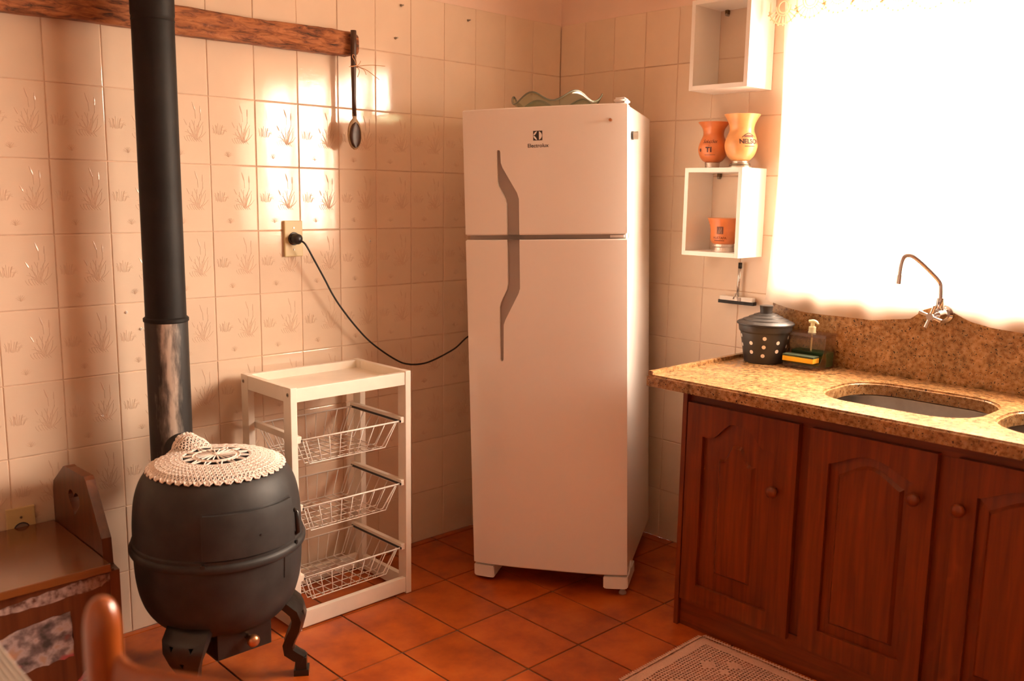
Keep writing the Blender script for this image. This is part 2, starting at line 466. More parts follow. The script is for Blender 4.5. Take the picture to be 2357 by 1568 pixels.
def bool_cut(o, cutter_bm):
    cm = bpy.data.meshes.new('cut'); bmesh.ops.recalc_face_normals(cutter_bm, faces=cutter_bm.faces[:]); cutter_bm.to_mesh(cm); cutter_bm.free()
    c = bpy.data.objects.new('cut', cm); COL.objects.link(c)
    par = o.parent; o.parent = None
    md = o.modifiers.new('b', 'BOOLEAN'); md.object = c; md.operation = 'DIFFERENCE'; md.solver = 'EXACT'
    dg = bpy.context.evaluated_depsgraph_get()
    me = bpy.data.meshes.new_from_object(o.evaluated_get(dg))
    o.modifiers.clear()
    old = o.data; o.data = me
    for p in me.polygons: p.material_index = 0
    me.materials.clear(); me.materials.append(old.materials[0])
    bpy.data.objects.remove(c); bpy.data.meshes.remove(cm)
    o.parent = par
    return o
def text_mesh(s, size, extrude=0.0, shear=0.0, spacing=1.0, bold=0.0):
    cu = bpy.data.curves.new('t', 'FONT'); cu.body = s; cu.size = size; cu.align_x = 'CENTER'; cu.align_y = 'CENTER'
    cu.extrude = extrude; cu.shear = shear; cu.space_character = spacing; cu.offset = bold; cu.resolution_u = 3
    t = bpy.data.objects.new('t', cu); COL.objects.link(t)
    dg = bpy.context.evaluated_depsgraph_get()
    me = bpy.data.meshes.new_from_object(t.evaluated_get(dg))
    bpy.data.objects.remove(t); bpy.data.curves.remove(cu)
    return me

# ================================================================== SETTING
# wall with the tiles, stove and beam (plane y = 0), wall with the window (plane x = 0)
TP, RP, TOPZ = 0.15115, 0.2, 1.9933
bm = B(); box(bm, ROOM_X - 0.15, 0.15, 0.006, 0.15, 0, ROOM_Z)
wall_left = struct(obj('wall_left', bm, 'paint'))
bm = B()
box(bm, 0.006, 0.15, ROOM_Y, WIN_Y1, 0, ROOM_Z); box(bm, 0.006, 0.15, WIN_Y0, 0.006, 0, ROOM_Z)
box(bm, 0.006, 0.15, WIN_Y1, WIN_Y0, 0, WIN_Z0); box(bm, 0.006, 0.15, WIN_Y1, WIN_Y0, WIN_Z1, ROOM_Z)
wall_right = struct(obj('wall_right', bm, 'paint'))
struct(boxo('wall_back', (ROOM_X - 0.15, ROOM_X, ROOM_Y, 0.006, 0, ROOM_Z), 'far_paint', bev=0))
bm = B()
box(bm, ROOM_X - 0.15, DOOR_X0, ROOM_Y - 0.15, ROOM_Y, 0, ROOM_Z); box(bm, DOOR_X1, 0.15, ROOM_Y - 0.15, ROOM_Y, 0, ROOM_Z)
box(bm, DOOR_X0, DOOR_X1, ROOM_Y - 0.15, ROOM_Y, DOOR_Z, ROOM_Z)
struct(obj('wall_front', bm, 'far_paint'))
struct(boxo('ceiling', (ROOM_X - 0.15, 0.15, ROOM_Y - 0.15, 0.15, ROOM_Z, ROOM_Z + 0.1), 'ceiling_paint', bev=0))
floor = struct(boxo('floor', (ROOM_X - 0.15, 0.15, ROOM_Y - 0.15, 0.15, -0.1, -0.003), 'floor_grout', bev=0))
boxo('grout', (ROOM_X, 0.0, 0.0022, 0.006, 0, TOPZ - 0.001), 'grout', wall_left, bev=0)
bm = B()
box(bm, 0.0022, 0.006, WIN_Y0, 0.0, 0, TOPZ - 0.001); box(bm, 0.0022, 0.006, ROOM_Y, WIN_Y0, 0, WIN_Z0); box(bm, 0.0022, 0.006, ROOM_Y, WIN_Y1, WIN_Z0, TOPZ - 0.001)
obj('grout', bm, 'grout', wall_right)

# --- wall tiles: face at local y = 0, body behind; local x across, z up, origin at lower left
def tile_mesh(wd, ht, motif=False, name='tile'):
    bm = B(); g = 0.0011; bv = 0.0022
    x0, x1, z0, z1 = g, wd - g, g, ht - g
    back = [bm.verts.new(p) for p in ((x0, 0.0055, z0), (x1, 0.0055, z0), (x1, 0.0055, z1), (x0, 0.0055, z1))]
    mid = [bm.verts.new(p) for p in ((x0, 0.0016, z0), (x1, 0.0016, z0), (x1, 0.0016, z1), (x0, 0.0016, z1))]
    q = bv * 0.35
    m2 = [bm.verts.new(p) for p in ((x0 + q, 0.0005, z0 + q), (x1 - q, 0.0005, z0 + q), (x1 - q, 0.0005, z1 - q), (x0 + q, 0.0005, z1 - q))]
    fr = [bm.verts.new(p) for p in ((x0 + bv, 0, z0 + bv), (x1 - bv, 0, z0 + bv), (x1 - bv, 0, z1 - bv), (x0 + bv, 0, z1 - bv))]
    for A, C in ((back, mid), (mid, m2), (m2, fr)):
        for i in range(4): bm.faces.new((A[i], A[(i + 1) % 4], C[(i + 1) % 4], C[i]))
    bm.faces.new(fr)
    bmesh.ops.recalc_face_normals(bm, faces=bm.faces[:])
    if motif:
        rnd = random.Random(5)
        def blade(bx, bz, tx, tz, bend, wdt, k=4):
            # curved ridge from base to tip (fractions of the tile), embossed on the glaze
            b = Vector((bx * wd, bz * ht)); t = Vector((tx * wd, tz * ht)); d = t - b
            nrm = Vector((-d.y, d.x)).normalized()
            rows = []
            for i in range(k + 1):
                s = i / k
                p = b + d * s + nrm * bend * wd * math.sin(PI * s)
                hw = wdt * wd * (0.35 + 0.65 * math.sin(PI * min(1, 0.25 + 0.75 * s)))
                rows.append([bm.verts.new((p.x - nrm.x * hw, -0.00005, p.y - nrm.y * hw)), bm.verts.new((p.x, -0.0007, p.y)), bm.verts.new((p.x + nrm.x * hw, -0.00005, p.y + nrm.y * hw))])
            for A, C in zip(rows, rows[1:]):
                for j in range(2):
                    f = bm.faces.new((A[j], A[j + 1], C[j + 1], C[j])); f.material_index = 1
        def stem(ax, az, bx, bz, wdt): blade(ax, az, bx, bz, 0.0, wdt, 3)
        # tall reeds
        for tx, tz, bd in ((0.50, 0.47, -0.03), (0.53, 0.41, -0.02), (0.55, 0.50, 0.03), (0.58, 0.55, -0.03), (0.60, 0.60, 0.04), (0.645, 0.64, -0.02), (0.70, 0.63, 0.02),
                           (0.745, 0.56, -0.02), (0.79, 0.60, -0.03), (0.83, 0.66, 0.02), (0.87, 0.57, -0.04), (0.88, 0.62, 0.03), (0.93, 0.48, -0.02), (0.86, 0.42, -0.02), (0.66, 0.46, 0.02)):
            blade(0.725 + rnd.uniform(-0.03, 0.03), 0.355 + rnd.uniform(-0.01, 0.02), tx, tz, bd, 0.008)
        for k in range(7):
            x = 0.50 + 0.05 * k; blade(x + 0.04, 0.33, x - 0.02, 0.40 + 0.012 * (k % 3), 0.01, 0.006, 3)
        # cattails
        blade(0.715, 0.785, 0.665, 0.90, 0.0, 0.017, 3); stem(0.725, 0.66, 0.715, 0.785, 0.003)
        blade(0.825, 0.745, 0.825, 0.85, 0.0, 0.017, 3); stem(0.82, 0.64, 0.825, 0.745, 0.003)
        blade(0.545, 0.565, 0.49, 0.645, 0.0, 0.015, 3)
        # grass on the other side
        for k in range(11):
            x = 0.06 + 0.021 * k; s = (k - 5) / 5
            blade(x + 0.03, 0.455 + rnd.uniform(-0.01, 0.01), x + 0.03 + 0.05 * s + rnd.uniform(-0.03, 0.03), 0.58 + 0.06 * rnd.random() - 0.05 * abs(s), 0.015 * s, 0.006, 3)
        blade(0.24, 0.50, 0.37, 0.50, 0.03, 0.006); blade(0.25, 0.52, 0.34, 0.57, 0.02, 0.006)
        # little tuft
        for k in range(9):
            a = PI * (0.08 + 0.84 * k / 8)
            blade(0.39 + rnd.uniform(-0.01, 0.01), 0.125, 0.39 + 0.10 * math.cos(a), 0.13 + 0.075 * math.sin(a), 0.01 * math.cos(a), 0.004, 3)
    me = bpy.data.meshes.new(name)
    bm.to_mesh(me); bm.free()
    me.materials.append(MATS['tile_glaze']); me.materials.append(MATS['tile_motif'])
    return me
_tm = {}
def tm(wd, ht, motif):
    k = (round(wd, 4), round(ht, 4), motif)
    if k not in _tm: _tm[k] = tile_mesh(wd, ht, motif)
    return _tm[k]
def jit(): return random.uniform(-0.00025, 0.00025)
def tile_join(parent, items):
    # tiles beyond the picture, joined into one piece
    bm = B()
    for (mat4, me) in items:
        n0 = len(bm.verts); bm.from_mesh(me); bm.verts.ensure_lookup_table()
        bmesh.ops.transform(bm, matrix=mat4, verts=bm.verts[n0:])
    me2 = bpy.data.meshes.new('tile'); bm.to_mesh(me2); bm.free()
    me2.materials.append(MATS['tile_glaze']); me2.materials.append(MATS['tile_motif'])
    o = link(bpy.data.objects.new('tile', me2), parent); o['kind'] = 'stuff'
rest = []
c = 0
while True:
    xr = 0.0 if c == 0 else -(0.1581 + TP * (c - 1))
    wd = 0.1581 if c == 0 else TP
    if xr < ROOM_X + 0.02: break
    wd = min(wd, xr - ROOM_X)
    for j in range(10):
        zt = TOPZ - RP * j; ht = RP if j < 9 else zt
        me = tm(wd, ht, 2 <= j <= 7)
        mt = Matrix.Translation((xr - wd, jit() * 2, zt - ht)) @ Matrix.Rotation(jit() * 8, 4, 'X') @ Matrix.Rotation(jit() * 8, 4, 'Z')
        if c <= 14:
            o = link(bpy.data.objects.new('tile', me), wall_left); o.matrix_world = mt
        else: rest.append((mt, me))
    c += 1
tile_join(wall_left, rest)
rest = []; c = 0
while True:
    yl = 0.0 if c == 0 else -(0.1302 + TP * (c - 1))
    wd = 0.1302 if c == 0 else TP
    if yl < ROOM_Y + 0.02: break
    for j in range(10):
        zt = TOPZ - RP * j; ht = RP if j < 9 else zt
        y0, y1, z0, z1 = yl - wd, yl, zt - ht, zt
        # cut tiles around the window opening
        if y0 < WIN_Y0 - 0.001 and y1 > WIN_Y1 + 0.001:
            if z0 >= WIN_Z0 - 0.001: 
                if y1 > WIN_Y0 + 0.01: y0 = WIN_Y0
                elif y0 < WIN_Y1 - 0.01: y1 = WIN_Y1
                else: continue
            elif z1 > WIN_Z0: z1 = WIN_Z0
        if y1 - y0 < 0.01 or z1 - z0 < 0.012: continue
        me = tm(y1 - y0, z1 - z0, False)
        mt = Matrix.Translation((jit() * 2, y1, z0)) @ Matrix.Rotation(-PI / 2 + jit() * 8, 4, 'Z') @ Matrix.Rotation(jit() * 8, 4, 'X')
        if y1 > -1.25:
            o = link(bpy.data.objects.new('tile', me), wall_right); o.matrix_world = mt
        else: rest.append((mt, me))
    c += 1
tile_join(wall_right, rest)

# --- floor tiles, 21 x 31 cm pitch
FX, FY, FA = 0.20894, 0.31027, math.radians(-0.335)
FO = Vector((-1.29822, -0.6475))
bm = B(); g = 0.003
box(bm, g, FX - g, g, FY - g, -0.009, 0.0, bev=0.0018, seg=2)
ftile = bpy.data.meshes.new('floor_tile'); bmesh.ops.recalc_face_normals(bm, faces=bm.faces[:]); bm.to_mesh(ftile); bm.free()
ftile.materials.append(MATS['terracotta'])
for a in range(-15, 7):
    for b in range(-9, 4):
        p = FO + Vector((a * FX * math.cos(FA) - b * FY * math.sin(FA), a * FX * math.sin(FA) + b * FY * math.cos(FA)))
        if p.x > 0.0 or p.y > 0.0 or p.x < ROOM_X - 0.1 or p.y < ROOM_Y - 0.2: continue
        me = ftile
        wx = min(FX, 0.004 - p.x); wy = min(FY, 0.004 - p.y)
        if wx < 0.015 or wy < 0.015: continue
        if wx < FX or wy < FY:
            bm = B(); box(bm, g, wx - g, g, wy - g, -0.009, 0.0, bev=0.0018, seg=2)
            me = bpy.data.meshes.new('floor_tile'); bmesh.ops.recalc_face_normals(bm, faces=bm.faces[:]); bm.to_mesh(me); bm.free(); me.materials.append(MATS['terracotta'])
        o = link(bpy.data.objects.new('floor_tile', me), floor)
        o.matrix_world = Matrix.Translation((p.x, p.y, jit() * 2)) @ Matrix.Rotation(FA, 4, 'Z')

# --- window: frame, mullions, panes, iron bars; door opening behind the camera
win = struct(bpy.data.objects.new('window_1', None)); COL.objects.link(win); win.location = (0.1, (WIN_Y0 + WIN_Y1) / 2, WIN_Z0)
wy0, wy1 = WIN_Y1 - win.location.y, WIN_Y0 - win.location.y
wh = WIN_Z1 - WIN_Z0
for d in ((-0.03, 0.03, wy0, wy1, 0, 0.04), (-0.03, 0.03, wy0, wy1, wh - 0.04, wh), (-0.03, 0.03, wy0, wy0 + 0.04, 0.04, wh - 0.04), (-0.03, 0.03, wy1 - 0.04, wy1, 0.04, wh - 0.04)):
    boxo('window_frame', d, 'window_frame', win)
nb = 4
for i in range(1, nb):
    y = wy0 + (wy1 - wy0) * i / nb; boxo('window_mullion', (-0.018, 0.018, y - 0.015, y + 0.015, 0.04, wh - 0.04), 'window_frame', win)
for i in range(nb):
    y = wy0 + (wy1 - wy0) * i / nb; boxo('window_pane', (-0.002, 0.002, y + 0.017, y + (wy1 - wy0) / nb - 0.017, 0.04, wh - 0.04), 'window_glass', win, bev=0)
for yy in (-1.30, -1.485, -1.664, -1.845, -2.03, -2.21, -2.39, -2.57):
    y = yy - win.location.y
    bm = B(); k = 26
    pts = [(-0.045 + 0.003 * math.cos(i * 1.6), y + 0.003 * math.sin(i * 1.6), wh * i / k) for i in range(k + 1)]
    tube(bm, pts, 0.0065, 6); obj('iron_bar', bm, 'iron_bar', win, smooth=True)
dr = struct(bpy.data.objects.new('door_1', None)); COL.objects.link(dr); dr.location = ((DOOR_X0 + DOOR_X1) / 2, ROOM_Y, 0)
hw = (DOOR_X1 - DOOR_X0) / 2
for d in ((-hw, -hw + 0.04, -0.16, 0.01, 0, DOOR_Z), (hw - 0.04, hw, -0.16, 0.01, 0, DOOR_Z), (-hw + 0.04, hw - 0.04, -0.16, 0.01, DOOR_Z - 0.04, DOOR_Z)):
    boxo('door_frame', d, 'window_frame', dr)
boxo('door_leaf', (-hw + 0.04, hw - 0.04, -0.06, -0.02, 0.005, DOOR_Z - 0.042), 'cabinet_wood', dr)
for x_ in (-hw + 0.13, 0.03):
    for z_ in ((0.2, 0.95), (1.1, 1.9)): boxo('door_panel', (x_, x_ + hw - 0.16, -0.022, -0.012, z_[0], z_[1]), 'cabinet_wood', dr, bev=0.004)

# ================================================================== FRIDGE
fo = Vector((-0.5236, -0.8508, 0.075)); ax = Vector((0.5068, -0.8614, 0.035)).normalized(); ay = Vector((0.8619, 0.5071, 0)).normalized()
az = ax.cross(ay).normalized()
FW, FH, FD = 0.533, 1.528, 0.56
fr = thing('refrigerator', 'white two-door refrigerator standing diagonally in the tiled corner', 'refrigerator')
Mf = Matrix((ax, ay, az)).transposed().to_4x4(); Mf.translation = fo - ax * FW / 2 - az * 0.075
fr.matrix_world = Mf
def fz(z): return z + 0.075
def fx(x): return x + FW / 2      # x measured from the right edge
def bulge(x): return -0.017 * (1 - abs(2 * x / FW) ** 3.2)
def door_bm(z0, z1):
    bm = B(); k = 36; secs = []
    prof = []
    for i in range(k + 1):
        t = -1 + 2 * i / k; t = math.sin(t * PI / 2)
        x = t * FW / 2
        y = bulge(x)
        prof.append((x, y))
    poly = prof + [(FW / 2, 0.052), (-FW / 2, 0.052)]
    e = 0.004
    for z, inset in ((z0, e), (z0 + e, 0), (z1 - e, 0), (z1, e)):
        secs.append([bm.verts.new((x * (1 - inset / FW * 2), y + (inset if y < 0.04 else 0), z)) for x, y in poly])
    n = len(poly)
    for A, C in zip(secs, secs[1:]):
        for i in range(n): bm.faces.new((A[i], A[(i + 1) % n], C[(i + 1) % n], C[i]))
    bm.faces.new(secs[0]); bm.faces.new(secs[-1][::-1])
    return bm
hl = [(-0.4155, 1.392), (-0.4155, 1.30), (-0.4125, 1.285), (-0.390, 1.243), (-0.3865, 1.228), (-0.3875, 0.968), (-0.391, 0.952), (-0.413, 0.908), (-0.417, 0.893), (-0.4180, 0.720)]
hr = [(-0.4045, 1.392), (-0.4035, 1.358), (-0.398, 1.342), (-0.351, 1.262), (-0.3450, 1.243), (-0.3465, 0.955), (-0.352, 0.938), (-0.398, 0.852), (-0.4045, 0.835), (-0.4075, 0.720)]
outline = [(-0.411, 1.398)] + [(-0.4145, 1.3965)] + hl + [(-0.4155, 0.7145), (-0.413, 0.7137), (-0.410, 0.7145)] + hr[::-1] + [(-0.4065, 1.3965)]
def handle_poly(grow):
    # outline grown a little
    pts = [Vector((fx(x), fz(z))) for x, z in outline]; n = len(pts); res = []
    for i in range(n):
        d1 = (pts[i] - pts[i - 1]).normalized(); d2_ = (pts[(i + 1) % n] - pts[i]).normalized()
        nn = Vector((d1.y, -d1.x)) + Vector((d2_.y, -d2_.x)); nn.normalize()
        res.append(pts[i] - nn * grow)
    return [(p.x, p.y) for p in res]
def clip_poly(poly, z, keep_above):
    res = []; n = len(poly)
    for i in range(n):
        a, b = poly[i], poly[(i + 1) % n]
        ia = (a[1] >= z) == keep_above; ib = (b[1] >= z) == keep_above
        if ia: res.append(a)
        if ia != ib:
            t = (z - a[1]) / (b[1] - a[1]); res.append((a[0] + (b[0] - a[0]) * t, z))
    return res
for nm, z0, z1 in (('freezer_door', 1.1275, FH), ('fridge_door', 0.0, 1.113)):
    d = obj(nm, door_bm(fz(z0), fz(z1)), 'fridge_white', fr)
    bool_cut(d, prism(B(), handle_poly(0.0), -0.05, 0.012, 'Y'))
    auto_smooth(d, 30)
    # recessed grip inside the pocket, its grey standing in for the recess shadow
    above = nm == 'freezer_door'
    poly = clip_poly(handle_poly(-0.0004), fz(1.128 if above else 1.1125), above)
    bm = B(); n = len(poly)
    def ysurf(x): return bulge(x)
    rim = [bm.verts.new((x, ysurf(x) - 0.0004, z)) for x, z in poly]
    cx = sum(p[0] for p in poly) / n
    low = [bm.verts.new((x, min(0.0115, ysurf(x) + 0.010 + 0.10 * max(0, (x - fx(-0.418)) * 0.18)), z)) for x, z in poly]
    for i in range(n): bm.faces.new((rim[i], rim[(i + 1) % n], low[(i + 1) % n], low[i]))
    bm.faces.new(low)
    bmesh.ops.triangulate(bm, faces=[f for f in bm.faces if len(f.verts) > 4])
    g_ = obj('handle_recess', bm, 'fridge_handle_shade', d)
boxo('cabinet_body', (-FW / 2 + 0.002, FW / 2 - 0.002, 0.060, FD, fz(0.0), fz(FH - 0.004)), 'fridge_white', fr, bev=0.006)
boxo('door_gasket', (-FW / 2 + 0.012, FW / 2 - 0.012, 0.048, 0.062, fz(0.01), fz(FH - 0.012)), 'gasket', fr, bev=0.001)
boxo('divider_strip', (-FW / 2 + 0.012, FW / 2 - 0.006, 0.012, 0.060, fz(1.1135), fz(1.127)), 'gasket', fr, bev=0.001)
boxo('divider_hinge', (FW / 2 - 0.055, FW / 2 - 0.010, 0.006, 0.05, fz(1.116), fz(1.1245)), 'fridge_plastic', fr, bev=0.001)
# feet covers
for s, x0, x1 in ((-1, -FW / 2 - 0.001, -FW / 2 + 0.074), (1, FW / 2 - 0.079, FW / 2 + 0.001)):
    bm = B(); poly = []
    for i in range(9):
        x = x0 + (x1 - x0) * i / 8; poly.append((x, bulge(x) + 0.0005))
    poly += [(x1, 0.10 if s < 0 else 0.16), (x0, 0.10 if s > 0 else 0.16)]
    prism(bm, poly, fz(-0.046), fz(-0.005), 'Z')
    bmesh.ops.bevel(bm, geom=[e for e in bm.edges], offset=0.003, segments=2, affect='EDGES')
    o = obj('foot_cover', bm, 'fridge_plastic', fr)
    if s > 0:
        prm = B(); prism(prm, [(0.03, fz(-0.006)), (0.075, fz(-0.006)), (0.075, fz(0.026)), (0.066, fz(0.026))], FW / 2 - 0.001, FW / 2 + 0.003, 'X'); obj('foot_cover_tab', prm, 'fridge_plastic', o)
bm = B(); lathe(bm, [(0.013, 0), (0.013, 0.006), (0.008, 0.014), (0.006, 0.03)], 16, (FW / 2 - 0.02, 0.03, 0.0)); obj('levelling_foot', bm, 'gasket', fr, smooth=True)
bm = B(); lathe(bm, [(0.016, 0), (0.016, 0.01), (0.01, 0.02), (0.01, 0.032)], 16, (-FW / 2 + 0.05, 0.06, 0.012)); obj('levelling_foot', bm, 'gasket', fr, smooth=True)
for x in (-0.2, 0.2):
    bm = B(); lathe(bm, [(0.02, 0), (0.02, 0.04)], 16, (x, 0.5, 0.036 if x < 0 else 0.036)); obj('rear_roller', bm, 'black_plastic', fr)
# top hinge cover
bm = B(); poly = [(fx(-0.042), -0.004), (fx(-0.002), -0.006), (fx(-0.001), 0.075), (fx(-0.02), 0.10), (fx(-0.042), 0.07)]
prism(bm, poly, fz(FH), fz(FH + 0.017), 'Z'); bmesh.ops.bevel(bm, geom=[e for e in bm.edges], offset=0.006, segments=3, affect='EDGES')
obj('hinge_cover', bm, 'fridge_plastic', fr, smooth=True)
# bolt on the freezer door and knob on the side
xb = fx(-0.049)
bm = B(); disc_between(bm, (xb, bulge(xb) + 0.004, fz(1.477)), (xb, bulge(xb) - 0.014, fz(1.477)), 0.0048, 12); obj('door_bolt', bm, 'copper', fr, smooth=False)
# logo: dark square with the pale ring figure, and the word under it
lx, lz, ls = fx(-0.2795), fz(1.4383), 0.0148
yl_ = bulge(lx) - 0.0006
bm = B(); prism(bm, [(lx - ls, lz - ls), (lx + ls, lz - ls), (lx + ls, lz + ls), (lx - ls, lz + ls)], yl_, yl_ + 0.002, 'Y'); lg = obj('logo_plate', bm, 'logo_dark', fr)
R_ = ls * 0.92
def arc(a0, a1, k=14): return [(lx + R_ * math.cos(math.radians(a0 + (a1 - a0) * i / k)), lz + R_ * math.sin(math.radians(a0 + (a1 - a0) * i / k))) for i in range(k + 1)]
shapes = [arc(-74, 74)]
up_ = arc(98, 176) ; inner = []
for i in range(11):
    t = i / 10; x = -1 + 0.86 * t; z = 0.04 + 0.90 * t ** 2.1
    inner.append((lx + R_ * x, lz + R_ * z))
shapes.append(up_ + inner[1:-1])
shapes.append([(x, 2 * lz - z) for x, z in shapes[1]][::-1])
for sh in shapes:
    bm = B(); prism(bm, sh, yl_ - 0.0006, yl_ + 0.0002, 'Y'); obj('logo_figure', bm, 'fridge_white', lg)
me = text_mesh('Electrolux', 0.0168, 0.0, 0, 0.98, 0.00012)
for v in me.vertices:
    x = fx(-0.2792) + v.co.x; z = fz(1.4072) + v.co.y; v.co = Vector((x, bulge(x) - 0.0007, z))
me.materials.append(MATS['logo_dark']); link(bpy.data.objects.new('logo_word', me), fr)

# side knob magnet
mg = thing('magnet', 'small dark cylindrical magnet stuck on the side of the refrigerator', 'magnet')
p0 = Mf @ Vector((FW / 2 - 0.001, 0.105, fz(1.4358)))
bm = B(); tube(bm, [p0, p0 + ax * 0.006], 0.0135, 16); obj('magnet_base', bm, 'black_plastic', mg)
bm = B(); tube(bm, [p0 + ax * 0.006, p0 + ax * 0.020], 0.0125, 16); obj('magnet_cap', bm, 'screw_metal', mg)

# ================================================================== GLASS BOWL on the fridge
bw = thing('glass_bowl', 'wavy-rimmed clear green glass bowl on top of the refrigerator', 'bowl')
bw.matrix_world = Mf @ Matrix.Translation((fx(-0.276), 0.240, fz(FH) - 0.0022))
bm = B(); seg = 72; rings = []
prof = [(0.0, 0.004), (0.05, 0.004), (0.08, 0.008), (0.11, 0.018), (0.135, 0.034), (0.150, 0.046)]
for r, z in prof:
    ring = []
    for k in range(seg):
        a = 2 * PI * k / seg
        wv = (r / 0.15) ** 3 * 0.9
        ring.append(bm.verts.new(((r + 0.006 * wv * math.cos(5 * a)) * math.cos(a), (r + 0.006 * wv * math.cos(5 * a)) * math.sin(a), z + 0.0175 * wv * math.sin(6 * a + 0.7))))
    rings.append(ring)
for A, C in zip(rings[1:], rings[2:]):
    for k in range(seg): bm.faces.new((A[k], A[(k + 1) % seg], C[(k + 1) % seg], C[k]))
bm.faces.new(rings[1][::-1])
for v in rings[0]: bm.verts.remove(v)
rim_pts = [v.co.copy() for v in rings[-1]]
o = obj('bowl_wall', bm, 'green_glass', bw, smooth=True)
sd = o.modifiers.new('thickness', 'SOLIDIFY'); sd.thickness = 0.004; sd.offset = 1
bm = B(); tube(bm, rim_pts, 0.0028, 8, closed=True); obj('bowl_rim', bm, 'glass_edge', bw, smooth=True)

# ================================================================== POWER CORD, OUTLETS
def outlet(name, label, xc, zc, hw_, hh, plugz):
    t = thing(name, label, 'outlet', (xc, 0, zc))
    boxo('cover_plate', (-hw_, hw_, -0.011, 0.0, -hh, hh), 'outlet_plate', t, bev=0.003)
    bm = B(); disc_between(bm, (0, -0.0135, plugz), (0, -0.009, plugz), 0.0185, 24); s_ = obj('socket', bm, 'outlet_face', t)
    bm = B(); bm2 = tube(bm, [(0.0195 * math.cos(2 * PI * k / 24), -0.0125, plugz + 0.0195 * math.sin(2 * PI * k / 24)) for k in range(24)], 0.0018, 6, closed=True); obj('socket_rim', bm, 'black_plastic', t, smooth=True)
    for dx, dz in ((-0.007, 0.004), (0.007, 0.004), (0, -0.008)):
        bm = B(); disc_between(bm, (dx, -0.0145, plugz + dz), (dx, -0.012, plugz + dz), 0.003, 10); obj('socket_hole', bm, 'dot_white' if name == 'floor_outlet' else 'black_plastic', s_)
    for z in (plugz + 0.035, plugz - 0.035):
        if abs(z) < hh - 0.004:
            bm = B(); disc_between(bm, (0, -0.0125, z), (0, -0.010, z), 0.0032, 12); obj('screw', bm, 'screw_metal', t)
    return t
outlet('wall_outlet', 'beige wall outlet with a black plug in it, on the tiles above the white rack', -1.2475, 1.1665, 0.0325, 0.0575, 0.0)
outlet('wall_outlet', 'beige wall outlet low on the tiles behind the wooden bench', -2.105, 0.400, 0.036, 0.058, -0.004)
cord = thing('power_cord', 'thin black power cord sagging from the wall plug to the refrigerator', 'power cord')
bm = B(); tube(bm, [(-1.2475, -0.013, 1.1665), (-1.2475, -0.022, 1.1665), (-1.2465, -0.038, 1.1655), (-1.245, -0.046, 1.164)], [0.0165, 0.0175, 0.0165, 0.008], 18); obj('plug', bm, 'black_plastic', cord, smooth=True)
bm = B(); tube(bm, catmull([(-1.2455, -0.040, 1.1645), (-1.232, -0.055, 1.150), (-1.205, -0.055, 1.106), (-1.1625, -0.052, 1.037), (-1.128, -0.05, 0.978), (-1.0892, -0.05, 0.9242), (-1.04, -0.05, 0.866), (-0.9847, -0.05, 0.8101), (-0.918, -0.05, 0.760), (-0.8545, -0.05, 0.7215), (-0.815, -0.05, 0.708), (-0.7761, -0.05, 0.7028), (-0.735, -0.05, 0.7035), (-0.695, -0.05, 0.7112), (-0.64, -0.05, 0.727), (-0.5901, -0.05, 0.7458), (-0.53, -0.045, 0.779), (-0.45, -0.04, 0.80), (-0.36, -0.04, 0.78), (-0.30, -0.05, 0.70)], 6), 0.0032, 8); obj('cable', bm, 'black_plastic', cord, smooth=True)

# ================================================================== BEAM, SPOON
bt = thing('wooden_beam', 'rough red-brown wooden beam fixed across the tiled wall', 'beam', (-1.0, -0.0, 1.795))
bm = B(); rnd = random.Random(3); secs = []
n = 70; XL = -1.75
for i in range(n + 1):
    x = -0.012 + (XL) * i / n
    zc = -0.0 + 0.012 * (i / n) * 0 ; sag = -0.008 * (i / n)
    ht = 0.0375 + 0.0015 * math.sin(i * 0.31) + rnd.uniform(-0.0012, 0.0012)
    zz = 0.0015 * math.sin(i * 0.23 + 1) + sag * 0.5
    yd = -0.045 + rnd.uniform(-0.0015, 0.0015)
    e = 0.007
    if i == 0: ht -= 0.006
    ring = [(-0.001, -ht), (yd + e, -ht), (yd, -ht + e), (yd - 0.002, -ht * 0.3 + rnd.uniform(-.003, .003)), (yd - 0.002, ht * 0.35), (yd, ht - e), (yd + e, ht), (-0.001, ht)]
    secs.append([bm.verts.new((x, a, b + zz)) for a, b in ring])
for A, C in zip(secs, secs[1:]):
    m_ = len(A)
    for k in range(m_): bm.faces.new((A[k], A[(k + 1) % m_], C[(k + 1) % m_], C[k]))
bm.faces.new(secs[0]); bm.faces.new(secs[-1][::-1])
bmesh.ops.transform(bm, matrix=Matrix.Rotation(math.radians(0.0), 4, 'Y'), verts=bm.verts[:])
obj('beam', bm, 'rough_beam', bt, smooth=True)
sp = thing('wooden_spoon', 'dark wooden spoon hanging from the end of the beam with a raffia bow', 'spoon', (-1.0425, -0.062, 1.46))
bm = B(); tube(bm, [(-0.0005, 0, 0.375), (-0.001, 0, 0.33), (-0.002, 0, 0.26), (-0.001, 0.001, 0.16), (0.0, 0.001, 0.105)], [0.0092, 0.0098, 0.0085, 0.0068, 0.0072], 12); obj('spoon_handle', bm, 'dark_spoon', sp, smooth=True)
bm = B(); rows = []
for i in range(17):
    t = i / 16; z = 0.112 - 0.115 * t
    hwid = 0.0262 * math.sqrt(max(0, 1 - ((t - 0.57) / 0.435) ** 2))
    hwid = max(hwid, 0.0074 * (1 - t)) + 0.0005
    rows.append((z, hwid))
rings = []
for z, h_ in rows:
    ring = []
    for k in range(20):
        a = 2 * PI * k / 20
        y = 0.014 * math.sin(a) * (h_ / 0.027) if math.sin(a) > 0 else 0.004 * math.sin(a)
        ring.append(bm.verts.new((h_ * math.cos(a), y, z)))
    rings.append(ring)
